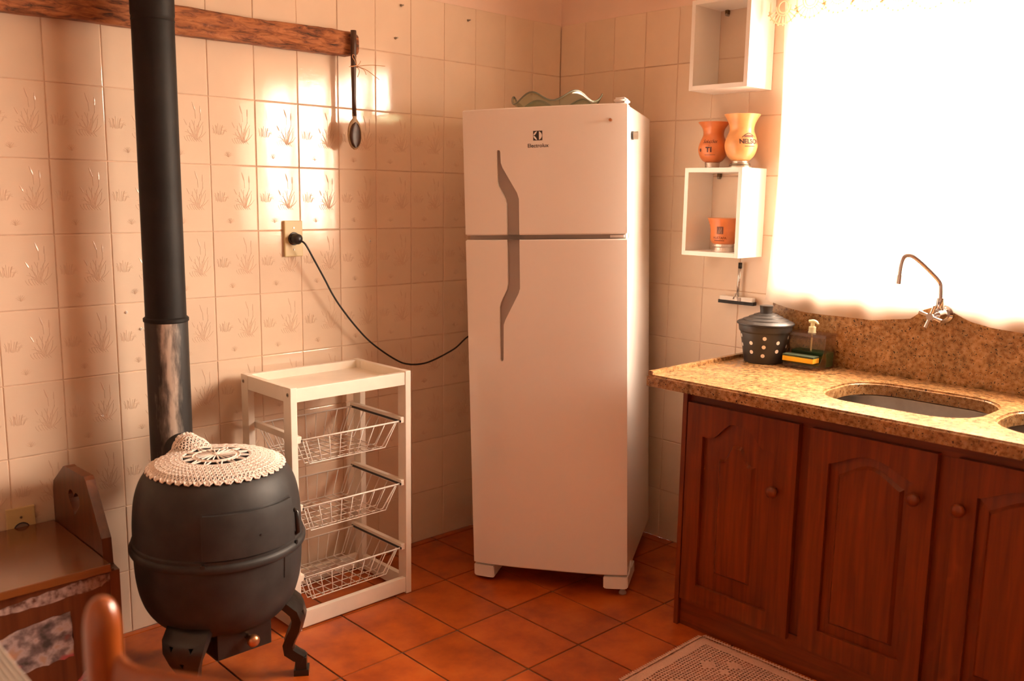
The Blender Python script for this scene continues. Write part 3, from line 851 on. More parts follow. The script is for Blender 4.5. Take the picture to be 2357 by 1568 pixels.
for A, C in zip(rings, rings[1:]):
    for k in range(20): bm.faces.new((A[k], A[(k + 1) % 20], C[(k + 1) % 20], C[k]))
bm.faces.new(rings[0]); bm.faces.new(rings[-1][::-1])
obj('spoon_bowl', bm, 'worn_spoon', sp, smooth=True)
bm = B(); rings = []
for i in range(13):
    t = i / 12; z = 0.085 - 0.083 * t
    h_ = 0.0215 * math.sqrt(max(0.002, 1 - (2 * t - 1) ** 2))
    rings.append([bm.verts.new((s_ * h_, -0.0046 - 0.0030 * math.sqrt(max(0, 1 - s_ * s_)), z)) for s_ in (-1, -0.8, -0.5, -0.2, 0.1, 0.4, 0.7, 0.9, 1)])
for A, C in zip(rings, rings[1:]):
    for k in range(8): bm.faces.new((A[k], A[k + 1], C[k + 1], C[k]))
obj('spoon_hollow', bm, 'spoon_hollow', sp, smooth=True)
bm = B()
tube(bm, [(0.0105 * math.cos(a), 0.0105 * math.sin(a), 0.262 + 0.002 * math.sin(3 * a)) for a in [2 * PI * k / 16 for k in range(16)]], 0.0016, 6, closed=True)
for pts in ([(0.004, -0.010, 0.262), (-0.006, -0.014, 0.278), (-0.014, -0.013, 0.288), (-0.012, -0.012, 0.297), (-0.004, -0.012, 0.293), (0.002, -0.011, 0.275), (0.004, -0.010, 0.262)],
            [(0.004, -0.011, 0.262), (-0.010, -0.016, 0.262), (-0.028, -0.014, 0.257)],
            [(0.004, -0.011, 0.262), (0.034, -0.045, 0.266), (0.070, -0.075, 0.264)],
            [(0.004, -0.011, 0.262), (0.026, -0.035, 0.250), (0.058, -0.058, 0.222)],
            [(0.004, -0.011, 0.262), (0.012, -0.015, 0.272), (0.016, -0.015, 0.280)],
            [(0.004, -0.011, 0.262), (0.010, -0.016, 0.248), (0.004, -0.014, 0.228)],
            [(0.004, -0.011, 0.262), (0.024, -0.02, 0.253), (0.034, -0.02, 0.238)]):
    tube(bm, catmull(pts, 5), 0.0010, 5)
obj('raffia_bow', bm, 'raffia', sp, smooth=True)

# wall plugs and screws in the tiles
for i, (x, z, kind, lab) in enumerate(((-0.8046, 1.9545, 'screw', 'metal screw in the tiles above the beam end, topmost'), (-0.4995, 1.9472, 'screw', 'metal screw in the tiles beside the corner, above the refrigerator'),
                              (-0.8293, 1.8437, 'screw', 'small metal hook in the tiles beside the wooden spoon'), (-1.7909, 0.9679, 'plug', 'white wall plug in a tile beside the stove pipe, upper of two'),
                              (-1.751, 0.9163, 'plug', 'white wall plug in a tile touching the stove pipe outline, lower of two'), (-0.9438, 1.1514, 'plug', 'pale wall plug in a tile above the power cord'))):
    t = thing('wall_screw' if kind == 'screw' else 'wall_plug', lab, 'screw' if kind == 'screw' else 'wall plug', (x, 0, z))
    bm = B(); lathe(bm, [(0.0045, 0), (0.0045, 0.002), (0.003, 0.004)], 14); bmesh.ops.rotate(bm, matrix=Matrix.Rotation(PI / 2, 3, 'X'), verts=bm.verts[:])
    obj('collar', bm, 'dot_white' if kind == 'plug' else 'screw_metal', t)
    bm = B()
    if kind == 'screw': tube(bm, [(0, -0.003, 0), (0, -0.014, 0)], [0.002, 0.0028], 10); obj('screw_head', bm, 'screw_metal', t)
    else: tube(bm, [(0, -0.0035, 0), (0, -0.0045, 0)], 0.0024, 10); obj('plug_hole', bm, 'gasket', t)

# ================================================================== STOVE
SX, SY = -1.74, -0.43
st = thing('wood_stove', 'round black cast-iron wood stove on curved legs with a tall stove pipe', 'stove', (SX, SY, 0))
prof = [(0.07, 0.172), (0.11, 0.176), (0.145, 0.190), (0.172, 0.212), (0.192, 0.242), (0.205, 0.280), (0.212, 0.325), (0.2145, 0.385), (0.2145, 0.44), (0.2135, 0.475), (0.209, 0.520), (0.2005, 0.555), (0.189, 0.580), (0.174, 0.599), (0.150, 0.612), (0.110, 0.620), (0.06, 0.624), (0.02, 0.625)]
def stove_r(z):
    return interp([(b, a) for a, b in prof], z)
def stove_z(r):
    tab = sorted([(a, b) for a, b in prof[9:]]); return interp(tab, r)
fine = []
for i in range(len(prof) - 1):
    for k in range(4):
        pass
pp = catmull([(a, b, 0) for a, b in prof], 4)
bm = B(); lathe(bm, [(p.x, p.y) for p in pp], 72); obj('firebox', bm, 'cast_iron', st, smooth=True)
bm = B(); lathe(bm, [(0.2145, 0.388), (0.2225, 0.390), (0.225, 0.395), (0.225, 0.404), (0.2225, 0.4085), (0.219, 0.411), (0.219, 0.419), (0.2145, 0.422)], 72, cap0=False, cap1=False); auto_smooth(obj('flange', bm, 'cast_iron', st))
def curved_plate(name, th0, th1, z0, z1, off, thick, par, m='cast_iron', k=24, rows=8):
    bm = B(); G = []
    for lay in (off, off - thick):
        g2 = []
        for j in range(rows + 1):
            z = z0 + (z1 - z0) * j / rows; row = []
            for i in range(k + 1):
                a = math.radians(th0 + (th1 - th0) * i / k); r = stove_r(z) + lay
                row.append(bm.verts.new((r * math.cos(a), r * math.sin(a), z)))
            g2.append(row)
        G.append(g2)
    F, Q = G
    for j in range(rows):
        for i in range(k):
            bm.faces.new((F[j][i], F[j][i + 1], F[j + 1][i + 1], F[j + 1][i])); bm.faces.new((Q[j][i], Q[j + 1][i], Q[j + 1][i + 1], Q[j][i + 1]))
    for j in range(rows):
        for i in (0, k): bm.faces.new((F[j][i], F[j + 1][i], Q[j + 1][i], Q[j][i]))
    for i in range(k):
        for j in (0, rows): bm.faces.new((F[j][i], F[j][i + 1], Q[j][i + 1], Q[j][i]))
    return auto_smooth(obj(name, bm, m, par))
curved_plate('door_gap_shade', 232.9, 302.9, 0.4215, 0.5395, 0.0012, 0.003, st, 'black_plastic')  # black plate behind the door, its border painting the shadow of the gap
dd = curved_plate('stove_door', 234.2, 301.6, 0.4235, 0.535, 0.009, 0.008, st)
a = math.radians(270 + 1); rr = stove_r(0.475) + 0.0105
bm = B(); disc_between(bm, ((rr - 0.004) * math.cos(a), (rr - 0.004) * math.sin(a), 0.472), (rr * math.cos(a), rr * math.sin(a), 0.472), 0.003, 12); obj('door_hole', bm, 'black_plastic', dd)
a = math.radians(303.5)
def onst(th, z, off): 
    t_ = math.radians(th); r_ = stove_r(z) + off; return (r_ * math.cos(t_), r_ * math.sin(t_), z)
bm = B(); tube(bm, [onst(303.5, 0.500, 0.006), onst(303.5, 0.495, 0.014), onst(303.5, 0.440, 0.014), onst(303.5, 0.435, 0.006)], 0.0062, 10); obj('hinge_bar', bm, 'stove_leg_paint', st, smooth=True)
for th in (234, 304):
    bm = B(); tube(bm, [onst(th, 0.41, 0.003), onst(th, 0.41, 0.010)], 0.006, 10); obj('flange_lug', bm, 'stove_leg_paint', st)
bm = B(); tube(bm, [onst(292, 0.386, 0.0005), onst(292, 0.33, 0.0005)], 0.0022, 6); obj('seam', bm, 'cast_iron', st)
# legs: cast cabriole plates on the diagonals
def leg_bm(ang):
    # (radius, z, width, thickness) along the leg
    S = [(0.150, 0.232, 0.112, 0.016), (0.188, 0.222, 0.116, 0.020), (0.212, 0.200, 0.116, 0.022), (0.217, 0.175, 0.104, 0.024), (0.207, 0.145, 0.078, 0.025), (0.190, 0.115, 0.055, 0.026), (0.179, 0.090, 0.042, 0.027), (0.181, 0.070, 0.038, 0.028), (0.200, 0.055, 0.037, 0.026), (0.218, 0.047, 0.037, 0.020)]
    bm = B(); rings = []; d = Vector((math.cos(ang), math.sin(ang), 0)); s = Vector((-d.y, d.x, 0))
    for i, (r, z, wd, th) in enumerate(S):
        a_ = S[max(0, i - 1)]; b_ = S[min(len(S) - 1, i + 1)]
        tan = (d * (b_[0] - a_[0]) + Vector((0, 0, b_[1] - a_[1]))).normalized()
        nr = tan.cross(s).normalized()
        c_ = d * r + Vector((0, 0, z)); ring = []
        for u, v in ((-0.5, -0.5), (-0.18, -0.5), (0.18, -0.5), (0.5, -0.5), (0.5, 0.5), (0.18, 0.5), (-0.18, 0.5), (-0.5, 0.5)):
            # plate folded slightly around the belly corner
            fold = -abs(u) * wd * 0.30
            ring.append(bm.verts.new(c_ + s * u * wd + nr * v * th + d * fold))
        rings.append(ring)
    for A, C in zip(rings, rings[1:]):
        for k in range(8): bm.faces.new((A[k], A[(k + 1) % 8], C[(k + 1) % 8], C[k]))
    bm.faces.new(rings[0]); bm.faces.new(rings[-1][::-1])
    return bm
def foot_bm(ang):
    bm = B(); d = Vector((math.cos(ang), math.sin(ang), 0)); s = Vector((-d.y, d.x, 0))
    def fb(r0, r1, z0, z1, wd):
        vs = [bm.verts.new(d * r + s * q + Vector((0, 0, z))) for r in (r0, r1) for q in (-wd / 2, wd / 2) for z in (z0, z1)]
        for f in [(0, 1, 3, 2), (4, 6, 7, 5), (0, 4, 5, 1), (2, 3, 7, 6), (0, 2, 6, 4), (1, 5, 7, 3)]: bm.faces.new([vs[i] for i in f])
    fb(0.192, 0.222, 0.016, 0.052, 0.034); fb(0.188, 0.228, 0.0, 0.018, 0.040)
    return bm
for kk in range(3):
    ang = math.radians((217, 324, 90)[kk])
    lg_ = obj('leg', leg_bm(ang), 'stove_leg_paint', st)
    d = Vector((math.cos(ang), math.sin(ang), 0)); s = Vector((-d.y, d.x, 0))
    nv_ = len(lg_.data.polygons); bm = B()
    for u, z in ((-0.026, 0.190), (0.026, 0.190), (0, 0.146)):      # pierced triangles
        q = 0.0062
        pts = [s * (u - q) + Vector((0, 0, z + q)), s * (u + q) + Vector((0, 0, z + q)), s * u + Vector((0, 0, z - q * 1.3))]
        A = [bm.verts.new(p + d * 0.27) for p in pts]; C = [bm.verts.new(p + d * 0.12) for p in pts]
        bm.faces.new(A); bm.faces.new(C[::-1])
        for k in range(3): bm.faces.new((A[k], A[(k + 1) % 3], C[(k + 1) % 3], C[k]))
    keep = lg_.data.copy()
    bool_cut(lg_, bm)
    if len(lg_.data.polygons) < nv_: lg_.data = keep
    obj('foot', foot_bm(ang), 'stove_leg_paint', lg_)
    auto_smooth(lg_, 40)
# ash drawer
da = boxo('ash_drawer', (-0.080, 0.072, -0.135, 0.08, 0.128, 0.205), 'stove_leg_paint', st, bev=0.003)
boxo('drawer_rail', (-0.095, 0.085, -0.10, 0.10, 0.168, 0.198), 'cast_iron', st, bev=0.003)
bm = B(); lathe(bm, [(0.008, 0), (0.007, 0.012), (0.012, 0.018), (0.0165, 0.026), (0.0165, 0.034), (0.011, 0.042), (0.003, 0.044)], 20); bmesh.ops.rotate(bm, matrix=Matrix.Rotation(PI / 2, 3, 'X'), verts=bm.verts[:]); bmesh.ops.translate(bm, vec=(0.004, -0.135, 0.168), verts=bm.verts[:]); obj('drawer_knob', bm, 'copper', da, smooth=True)
# pipe
PX, PY = -0.005, 0.265
bm = B(); tube(bm, [(0, 0, 0.50), (0, 0, 0.965)], 0.0575, 40); pl = obj('lower_pipe', bm, 'stained_pipe', st); pl.location = (PX, PY, 0); auto_smooth(pl)
bm = B(); lathe(bm, [(0.0575, 0.955), (0.0605, 0.958), (0.0605, 0.966), (0.056, 0.970)], 40, cap0=False, cap1=False); o = obj('pipe_collar', bm, 'pipe_black', st); o.location = (PX, PY, 0); auto_smooth(o)
bm = B(); tube(bm, [(0, 0, 0.95), (0, 0, 1.767)], 0.0545, 40); o = obj('upper_pipe', bm, 'pipe_black', st); o.location = (PX, PY, 0); auto_smooth(o)
bm = B(); lathe(bm, [(0.0545, 1.755), (0.0560, 1.758), (0.0540, 1.766), (0.0562, 1.772), (0.0562, ROOM_Z - 0.001)], 40, cap0=False, cap1=True); o = obj('top_pipe', bm, 'pipe_black', st); o.location = (PX, PY, 0); auto_smooth(o)
bm = B(); tube(bm, [(PX, 0.265, 0.609), (-0.003, 0.132, 0.606)], 0.040, 32); o = obj('pipe_elbow', bm, 'cast_iron', st); auto_smooth(o)

# doily draped over the stove top
dy = thing('crochet_doily', 'round white crochet doily draped over the top of the black stove', 'doily', (SX, SY, 0.625))
def drape(x, y):
    r = math.hypot(x, y)
    zd = stove_z(min(r, 0.205)) + 0.004
    k = 0.0
    if y > 0.0:
        q = 0.043 ** 2 - (x + 0.0035) ** 2
        zz = 0.606 + math.sqrt(q) + 0.003 if q > 0 else 0.608 - (abs(x) - 0.043) * 0.9
        zz -= max(0, 0.130 - y) * 0.85
        m_ = max(zd, zz); dlt = abs(zd - zz)
        zd = m_ + 0.010 * max(0, 1 - dlt / 0.03) ** 2
    return zd - 0.625
RD = 0.176
radii = [0.004, 0.010, 0.014, 0.030, 0.046, 0.052, 0.056, 0.066, 0.074, 0.080]
while radii[-1] < RD - 0.013: radii.append(radii[-1] + 0.0055)
radii += [RD - 0.010, RD - 0.003]
def thread(bm, pts, r): tube(bm, [(p[0], p[1], drape(p[0], p[1]) + p[2]) for p in pts], r, 4, caps=False)
def pol(r, a, z=0.0): return (r * math.cos(a), r * math.sin(a), z)
bm = B()
lathe(bm, [(0.001, 0.007), (0.008, 0.006), (0.012, 0.001)], 16, (0, 0, drape(0, 0)))
for r in (0.012, 0.050, 0.060, 0.086, 0.090): thread(bm, [pol(r, 2 * PI * k / 72) for k in range(73)], 0.0023)
for k in range(20):     # spokes of the middle rosette
    a = 2 * PI * k / 20
    thread(bm, [pol(0.010 + (0.041) * t, a + 0.02 * math.sin(9 * t), 0.002) for t in (0, 0.33, 0.66, 1)], 0.0022)
for k in range(28):     # open ring
    a = 2 * PI * k / 28
    thread(bm, [pol(0.059 + 0.029 * t, a + (0.10 if k % 2 else -0.10) * t) for t in (0, 0.5, 1)], 0.0024)
for r0, r1 in ((0.050, 0.060),):
    rows = [[bm.verts.new((*pol(r, 2 * PI * k / 48)[:2], drape(*pol(r, 2 * PI * k / 48)[:2]))) for k in range(48)] for r in (r0, r1)]
    for k in range(48): bm.faces.new((rows[0][k], rows[0][(k + 1) % 48], rows[1][(k + 1) % 48], rows[1][k]))
obj('doily_centre', bm, 'crochet', dy, smooth=True).location = (0, 0, 0)
bm = B(); nr = 6
rr_ = [0.089 + (RD - 0.012 - 0.089) * i / nr for i in range(nr + 1)]
fan = 24
for i, r in enumerate(rr_):     # wavy rings and v-stitches between them
    thread(bm, [pol(r + 0.0016 * math.sin(k * 2 * PI / 216 * fan * 3), 2 * PI * k / 216, 0.0008 * math.sin(k)) for k in range(217)], 0.0024)
for i in range(nr):
    cnt = 54 + 7 * i
    for k in range(cnt):
        a = 2 * PI * k / cnt; da_ = PI / cnt * 0.9
        thread(bm, [pol(rr_[i], a), pol(rr_[i + 1], a + da_)], 0.0023); thread(bm, [pol(rr_[i], a), pol(rr_[i + 1], a - da_)], 0.0023)
obj('doily_field', bm, 'crochet', dy, smooth=True)
bm = B(); ns = 44
for k in range(ns):     # scalloped edge shells
    a0 = 2 * PI * k / ns; hw_ = PI / ns
    rb = RD - 0.013
    c0 = bm.verts.new((*pol(rb, a0)[:2], drape(*pol(rb, a0)[:2]) + 0.001)); ring = []; ring2 = []
    for j in range(9):
        t = -1 + 2 * j / 8; aa = a0 + hw_ * t * 1.02; r = rb + 0.0125 * math.sqrt(max(0, 1 - t * t * 0.92)) + 0.001
        p = pol(r, aa); ring.append(bm.verts.new((p[0], p[1], drape(p[0], p[1]) + 0.002 + 0.0014 * math.sin(j * 2.2))))
    for j in range(8): bm.faces.new((c0, ring[j], ring[j + 1]))
    tube(bm, [v.co.copy() for v in ring], 0.0019, 5)
    for j in (2, 4, 6): tube(bm, [c0.co.copy(), ring[j].co.copy()], 0.0016, 4)
obj('doily_edge', bm, 'crochet', dy, smooth=True)

# ================================================================== WHITE RACK with wire baskets
X0, X1, Y0, Y1, RZ = -1.463, -1.026, -0.338, -0.040, 0.754
rk = thing('storage_rack', 'cream painted wooden rack with a tray top beside the stove', 'rack', ((X0 + X1) / 2, (Y0 + Y1) / 2, 0))
cx_, cy_ = (X0 + X1) / 2, (Y0 + Y1) / 2
def rb(nm, x0, x1, y0, y1, z0, z1, m='cream_paint', bev=0.002): return boxo(nm, (x0 - cx_, x1 - cx_, y0 - cy_, y1 - cy_, z0, z1), m, rk, bev)
PWX, PWY = 0.021, 0.042
for x in (X0, X1 - PWX):
    for y in (Y0, Y1 - PWY): rb('post', x, x + PWX, y, y + PWY, 0, RZ)
rb('top_rail', X0 + PWX, X1 - PWX, Y0 + 0.003, Y0 + 0.021, RZ - 0.045, RZ - 0.004)
rb('top_rail', X0 + PWX, X1 - PWX, Y1 - 0.021, Y1 - 0.003, RZ - 0.045, RZ - 0.002)
rb('side_rail', X0 + 0.0005, X0 + 0.0195, Y0 + PWY, Y1 - PWY, RZ - 0.045, RZ - 0.001)
rb('side_rail', X1 - 0.0195, X1 - 0.0005, Y0 + PWY, Y1 - PWY, RZ - 0.045, RZ - 0.001)
rb('tray_panel', X0 + 0.019, X1 - 0.019, Y0 + 0.02, Y1 - 0.02, RZ - 0.034, RZ - 0.028, bev=0)
rb('bottom_rail', X0 + PWX, X1 - PWX, Y0 + 0.003, Y0 + 0.021, 0.006, 0.056)
rb('bottom_rail', X0 + PWX, X1 - PWX, Y1 - 0.021, Y1 - 0.003, 0.006, 0.056)
rb('bottom_side_rail', X0 + 0.001, X0 + 0.019, Y0 + PWY, Y1 - PWY, 0.006, 0.056)
rb('bottom_side_rail', X1 - 0.019, X1 - 0.001, Y0 + PWY, Y1 - PWY, 0.006, 0.056)
RIM = (0.588, 0.378, 0.158)
for z in RIM:
    for s in (-1, 1):
        xa = X0 + PWX if s < 0 else X1 - PWX - 0.016
        r_ = rb('runner', xa, xa + 0.016, Y0 + 0.006, Y1 - 0.004, z - 0.004, z + 0.016)
        xg = (xa + 0.0155, xa + 0.0172) if s < 0 else (xa - 0.0012, xa + 0.0005)
        bm = box(B(), xg[0] - cx_, xg[1] - cx_, Y0 + 0.004 - cy_, Y1 - 0.006 - cy_, z - 0.001, z + 0.006); obj('groove', bm, 'black_plastic', r_)
for x in (X0 - 0.0012,):
    for y in (Y0 + 0.016, Y1 - 0.016):
        bm = B(); disc_between(bm, (x - cx_, y - cy_, RZ - 0.022), (x + 0.003 - cx_, y - cy_, RZ - 0.022), 0.0062, 14); o = obj('bolt', bm, 'screw_metal', rk)
        bm = B(); disc_between(bm, (x - 0.0006 - cx_, y - cy_, RZ - 0.022), (x + 0.002 - cx_, y - cy_, RZ - 0.022), 0.003, 6); obj('bolt_socket', bm, 'black_plastic', o)
bx0, bx1 = X0 + PWX + 0.012, X1 - PWX - 0.012
by0, by1 = Y0 + 0.012, Y1 - 0.014
BASK = []
def wire(parent, pts, r, nm='wire'):
    bm = B(); tube(bm, pts, r, 6); return obj(nm, bm, 'white_wire', parent, smooth=True)
lab = ('white wire basket in the rack, topmost under the tray', 'white wire basket in the middle slot of the rack', 'white wire basket in the rack, lowest above the floor')
for bi, z in enumerate(RIM):
    t = thing('wire_basket', lab[bi], 'basket', (cx_, cy_, z), group='wire baskets in the rack')
    if bi == 0:
        ax0, ax1, ay0, ay1 = bx0 - cx_, bx1 - cx_, by0 - cy_, by1 - cy_
        zr, zb = 0.002, -0.078
        cx0, cx1, cy0, cy1 = ax0 + 0.035, ax1 - 0.050, ay0 + 0.012, ay1 - 0.018
        bm = B(); tube(bm, [(ax0, ay0, zr), (ax1, ay0, zr), (ax1, ay1, zr), (ax0, ay1, zr)], 0.0029, 8, closed=True); obj('rim', bm, 'white_wire', t, smooth=True)
        nl = 9
        for i in range(nl):
            f_ = (i + 0.5) / nl; xr_ = ax0 + (ax1 - ax0) * f_; xb_ = cx0 + (cx1 - cx0) * f_
            wire(t, [(xr_, ay0, zr), (xb_, cy0, zb), (xb_, cy1, zb), (xr_, ay1, zr)], 0.0015)
        ml = 6
        for i in range(ml):
            f_ = (i + 0.5) / ml; yr_ = ay0 + (ay1 - ay0) * f_; yb_ = cy0 + (cy1 - cy0) * f_
            wire(t, [(ax0, yr_, zr), (cx0, yb_, zb - 0.002), (cx1, yb_, zb - 0.002), (ax1, yr_, zr)], 0.0015)
        for yr_, yb_ in ((ay0 + 0.004, cy0 - 0.001), (ay1 - 0.004, cy1 + 0.001)):
            wire(t, [(ax0 + 0.012, yr_, zr), (cx0 + 0.004, yb_, zb), (cx1 - 0.004, yb_, zb), (ax1 - 0.012, yr_, zr)], 0.0017)
        first = t
    else:
        for ch in list(first.children):
            c2 = ch.copy(); COL.objects.link(c2); c2.parent = t

# ================================================================== CABINET, WORKTOP, SINKS
CXF = -0.538       # face frame
cab = thing('sink_cabinet', 'reddish wooden sink cabinet with arched panel doors', 'cabinet', (0, -1.07, 0))
def cb(nm, x0, x1, y0, y1, z0, z1, m='cabinet_wood', par=None, bev=0.002):
    o = boxo(nm, (x0, x1, y0 + 1.07, y1 + 1.07, z0, z1), m, par or cab, bev); return o
CY1 = -3.0
cb('side_panel', -0.556, -0.022, -1.080, -1.064, 0.0, 0.744)
cb('side_panel', -0.54, -0.022, CY1, CY1 + 0.016, 0.0, 0.744)
for d in ((-1.47 - 0.014, -1.44), (-1.866, -1.815), (-2.245, -2.195), (CY1 + 0.016, CY1 + 0.05), (-1.098, -1.0805)):
    cb('face_stile', CXF, CXF + 0.02, d[0], d[1], 0.105, 0.705, bev=0.0005)
cb('top_rail', CXF, CXF + 0.02, CY1 + 0.016, -1.0805, 0.705, 0.744, 'cabinet_wood_h')
cb('base_rail', CXF - 0.006, CXF + 0.02, CY1 + 0.016, -1.0805, 0.0, 0.105, 'cabinet_wood_h')
cb('bottom_board', CXF + 0.02, -0.022, CY1 + 0.016, -1.0805, 0.085, 0.10)
cb('back_board', -0.03, -0.022, CY1 + 0.016, -1.0805, 0.0, 0.744)
def arch_pts(y0, y1, z0, zs, za, style, k=24):
    # closed outline (y, z): flat bottom z0, shoulders at zs, apex za
    pts = [(y0, z0), (y1, z0)]
    for i in range(k + 1):
        t = i / k; y = y1 + (y0 - y1) * t; s = 1 - abs(2 * t - 1)
        if style == 'ogee':
            q = max(0, min(1, (s - 0.22) / 0.62)); h = (3 * q * q - 2 * q ** 3)
        else: h = math.sin(s * PI / 2) ** 1.3
        pts.append((y, zs + (za - zs) * h))
    return pts
def ring_fill(bm, outer, inner, xo, xi, x_back):
    # face with a hole between two equal-plane loops, plus walls
    O = [bm.verts.new((xo, y, z)) for y, z in outer]; I = [bm.verts.new((xo, y, z)) for y, z in inner]
    I2 = [bm.verts.new((xi, y, z)) for y, z in inner]; O2 = [bm.verts.new((x_back, y, z)) for y, z in outer]
    eo = [bm.edges.new((O[i], O[(i + 1) % len(O)])) for i in range(len(O))]
    ei = [bm.edges.new((I[i], I[(i + 1) % len(I)])) for i in range(len(I))]
    bmesh.ops.triangle_fill(bm, use_beauty=True, edges=eo + ei)
    for L1, L2 in ((I, I2), (O, O2)):
        n_ = len(L1)
        for i in range(n_): bm.faces.new((L1[i], L1[(i + 1) % n_], L2[(i + 1) % n_], L2[i]))
    return I2
def cab_door(y0, y1, z0, z1, inn, rai, style, knob, lab_):
    # y0 > y1 in picture order; local frame y + 1.07
    t = 0.021
    xf = CXF - t - 0.001
    iy0, iy1, iz0, izs, iza = inn; ry0, ry1, rz0, rzs, rza = rai
    o = [(y0, z0), (y1, z0), (y1, z1), (y0, z1)]
    inner = arch_pts(iy0, iy1, iz0, izs, iza, style)
    sh = lambda L: [(y + 1.07, z) for y, z in L]
    bm = B(); ring_fill(bm, sh(o), sh(inner), xf, xf + 0.011, CXF - 0.0005)
    d = obj('door', bm, 'cabinet_wood', cab)
    bm = B(); inn2 = sh(arch_pts(iy0 + 0.001, iy1 - 0.001, iz0 - 0.001, izs + 0.001, iza + 0.001, style)); rr = sh(arch_pts(ry0, ry1, rz0, rzs, rza, style)); rr2 = sh(arch_pts(ry0 - 0.008, ry1 + 0.008, rz0 + 0.008, rzs - 0.006, rza - 0.008, style))
    A = [bm.verts.new((xf + 0.0125, y, z)) for y, z in inn2]; C = [bm.verts.new((xf + 0.0105, y, z)) for y, z in rr]; D = [bm.verts.new((xf + 0.0015, y, z)) for y, z in rr2]
    n_ = len(A)
    for L1, L2 in ((A, C), (C, D)):
        for i in range(n_): bm.faces.new((L1[i], L1[(i + 1) % n_], L2[(i + 1) % n_], L2[i]))
    bm.faces.new(D)
    bmesh.ops.triangulate(bm, faces=[f for f in bm.faces if len(f.verts) > 4])
    obj('door_panel', bm, 'cabinet_wood', d)
    ky, kz = knob
    bm = B(); lathe(bm, [(0.009, 0), (0.0075, 0.008), (0.013, 0.014), (0.0165, 0.020), (0.0165, 0.026), (0.010, 0.031), (0.002, 0.032)], 20); bmesh.ops.rotate(bm, matrix=Matrix.Rotation(-PI / 2, 3, 'Y'), verts=bm.verts[:]); bmesh.ops.translate(bm, vec=(xf, ky + 1.07, kz), verts=bm.verts[:]); obj('knob', bm, 'cabinet_wood', d, smooth=True)
cab_door(-1.0865, -1.449, 0.092, 0.714, (-1.142, -1.381, 0.150, 0.617, 0.672), (-1.198, -1.318, 0.205, 0.560, 0.612), 'ogee', (-1.390, 0.513), 0)
cab_door(-1.484, -1.817, 0.085, 0.712, (-1.540, -1.762, 0.150, 0.625, 0.664), (-1.566, -1.740, 0.180, 0.600, 0.640), 'arch', (-1.775, 0.590), 1)
cab_door(-1.864, -2.197, 0.085, 0.712, (-1.915, -2.146, 0.150, 0.625, 0.664), (-1.940, -2.121, 0.180, 0.600, 0.640), 'arch', (-1.882, 0.590), 2)
cab_door(-2.243, -2.576, 0.085, 0.712, (-2.294, -2.525, 0.150, 0.625, 0.664), (-2.319, -2.500, 0.180, 0.600, 0.640), 'arch', (-2.535, 0.590), 3)

CT = 0.783
wt = thing('granite_worktop', 'speckled brown granite worktop with cut-outs over the wooden cabinet', 'worktop', (0, -0.957, 0.747))
hole1 = rrect(-0.475, -0.155, -1.845, -1.428, 0.115, 8)
hole2 = rrect(-0.485, -0.170, -2.330, -1.885, 0.13, 8)
def slab(outer, holes, z0, z1, oy, name, par, bev=0.004):
    bm = B()
    loops = [outer] + holes
    T = [[bm.verts.new((x, y - oy, z1)) for x, y in L] for L in loops]
    Bt = [[bm.verts.new((x, y - oy, z0)) for x, y in L] for L in loops]
    for S_ in (T, Bt):
        es = []
        for L in S_: es += [bm.edges.new((L[i], L[(i + 1) % len(L)])) for i in range(len(L))]
        bmesh.ops.triangle_fill(bm, use_beauty=True, edges=es)
    for L1, L2 in zip(T, Bt):
        n_ = len(L1)
        for i in range(n_): bm.faces.new((L1[i], L1[(i + 1) % n_], L2[(i + 1) % n_], L2[i]))
    bmesh.ops.recalc_face_normals(bm, faces=bm.faces[:])
    if bev:
        es = [e for e in bm.edges if len(e.link_faces) == 2 and e.calc_face_angle(0) > 0.8 and all(abs(v.co.z - z1) < 1e-5 for v in e.verts)]
        bmesh.ops.bevel(bm, geom=es, offset=bev, segments=3, affect='EDGES')
    return auto_smooth(obj(name, bm, 'granite', par), 30)
FXE = -0.598
slab([(FXE, -0.957), (FXE, -3.05), (-0.002, -3.05), (-0.002, -0.957)], [hole1, hole2], 0.747 - 0.747, CT - 0.747, -0.957, 'worktop_slab', wt, 0.006)
bm = B(); box(bm, FXE + 0.004, -0.022, -0.019, -0.0015, CT - 0.747 - 0.002, CT - 0.747 + 0.011, bev=0.003); obj('end_lip', bm, 'granite', wt)
bs = boxo('granite_backsplash', (-0.021, -0.001, -3.05, -1.035, CT, 1.012), 'granite', None, bev=0.002)
tag(bs, 'brown granite splashback slab standing behind the faucet', 'splashback')
def basin(label, x0, x1, y0, y1, r, group):
    cx0, cy0 = (x0 + x1) / 2, (y0 + y1) / 2
    t = thing('sink_basin', label, 'sink', (cx0, cy0, 0.58), group=group)
    bm = B(); rings = []
    for gr, z, rr in ((0.006, 0.745, r), (0.006, 0.742, r), (-0.004, 0.66, r), (-0.012, 0.615, r * 0.9), (-0.03, 0.598, r * 0.8), (-0.06, 0.594, r * 0.6)):
        rings.append([bm.verts.new((x - cx0, y - cy0, z - 0.58)) for x, y in rrect(x0 - gr, x1 + gr, y0 - gr, y1 + gr, max(0.03, rr + gr), 8)])
    flange = [bm.verts.new((x - cx0, y - cy0, 0.745 - 0.58)) for x, y in rrect(x0 - 0.02, x1 + 0.02, y0 - 0.02, y1 + 0.02, r + 0.02, 8)]
    for A, C in zip([flange] + rings, rings):
        n_ = len(A)
        for i in range(n_): bm.faces.new((A[i], A[(i + 1) % n_], C[(i + 1) % n_], C[i]))
    bm.faces.new(rings[-1])
    o = obj('bowl', bm, 'steel', t, smooth=True)
    bm = B(); lathe(bm, [(0.035, 0.0125), (0.035, 0.016), (0.028, 0.017), (0.022, 0.014)], 24, (0, 0, 0.0)); obj('drain', bm, 'chrome', t, smooth=True)
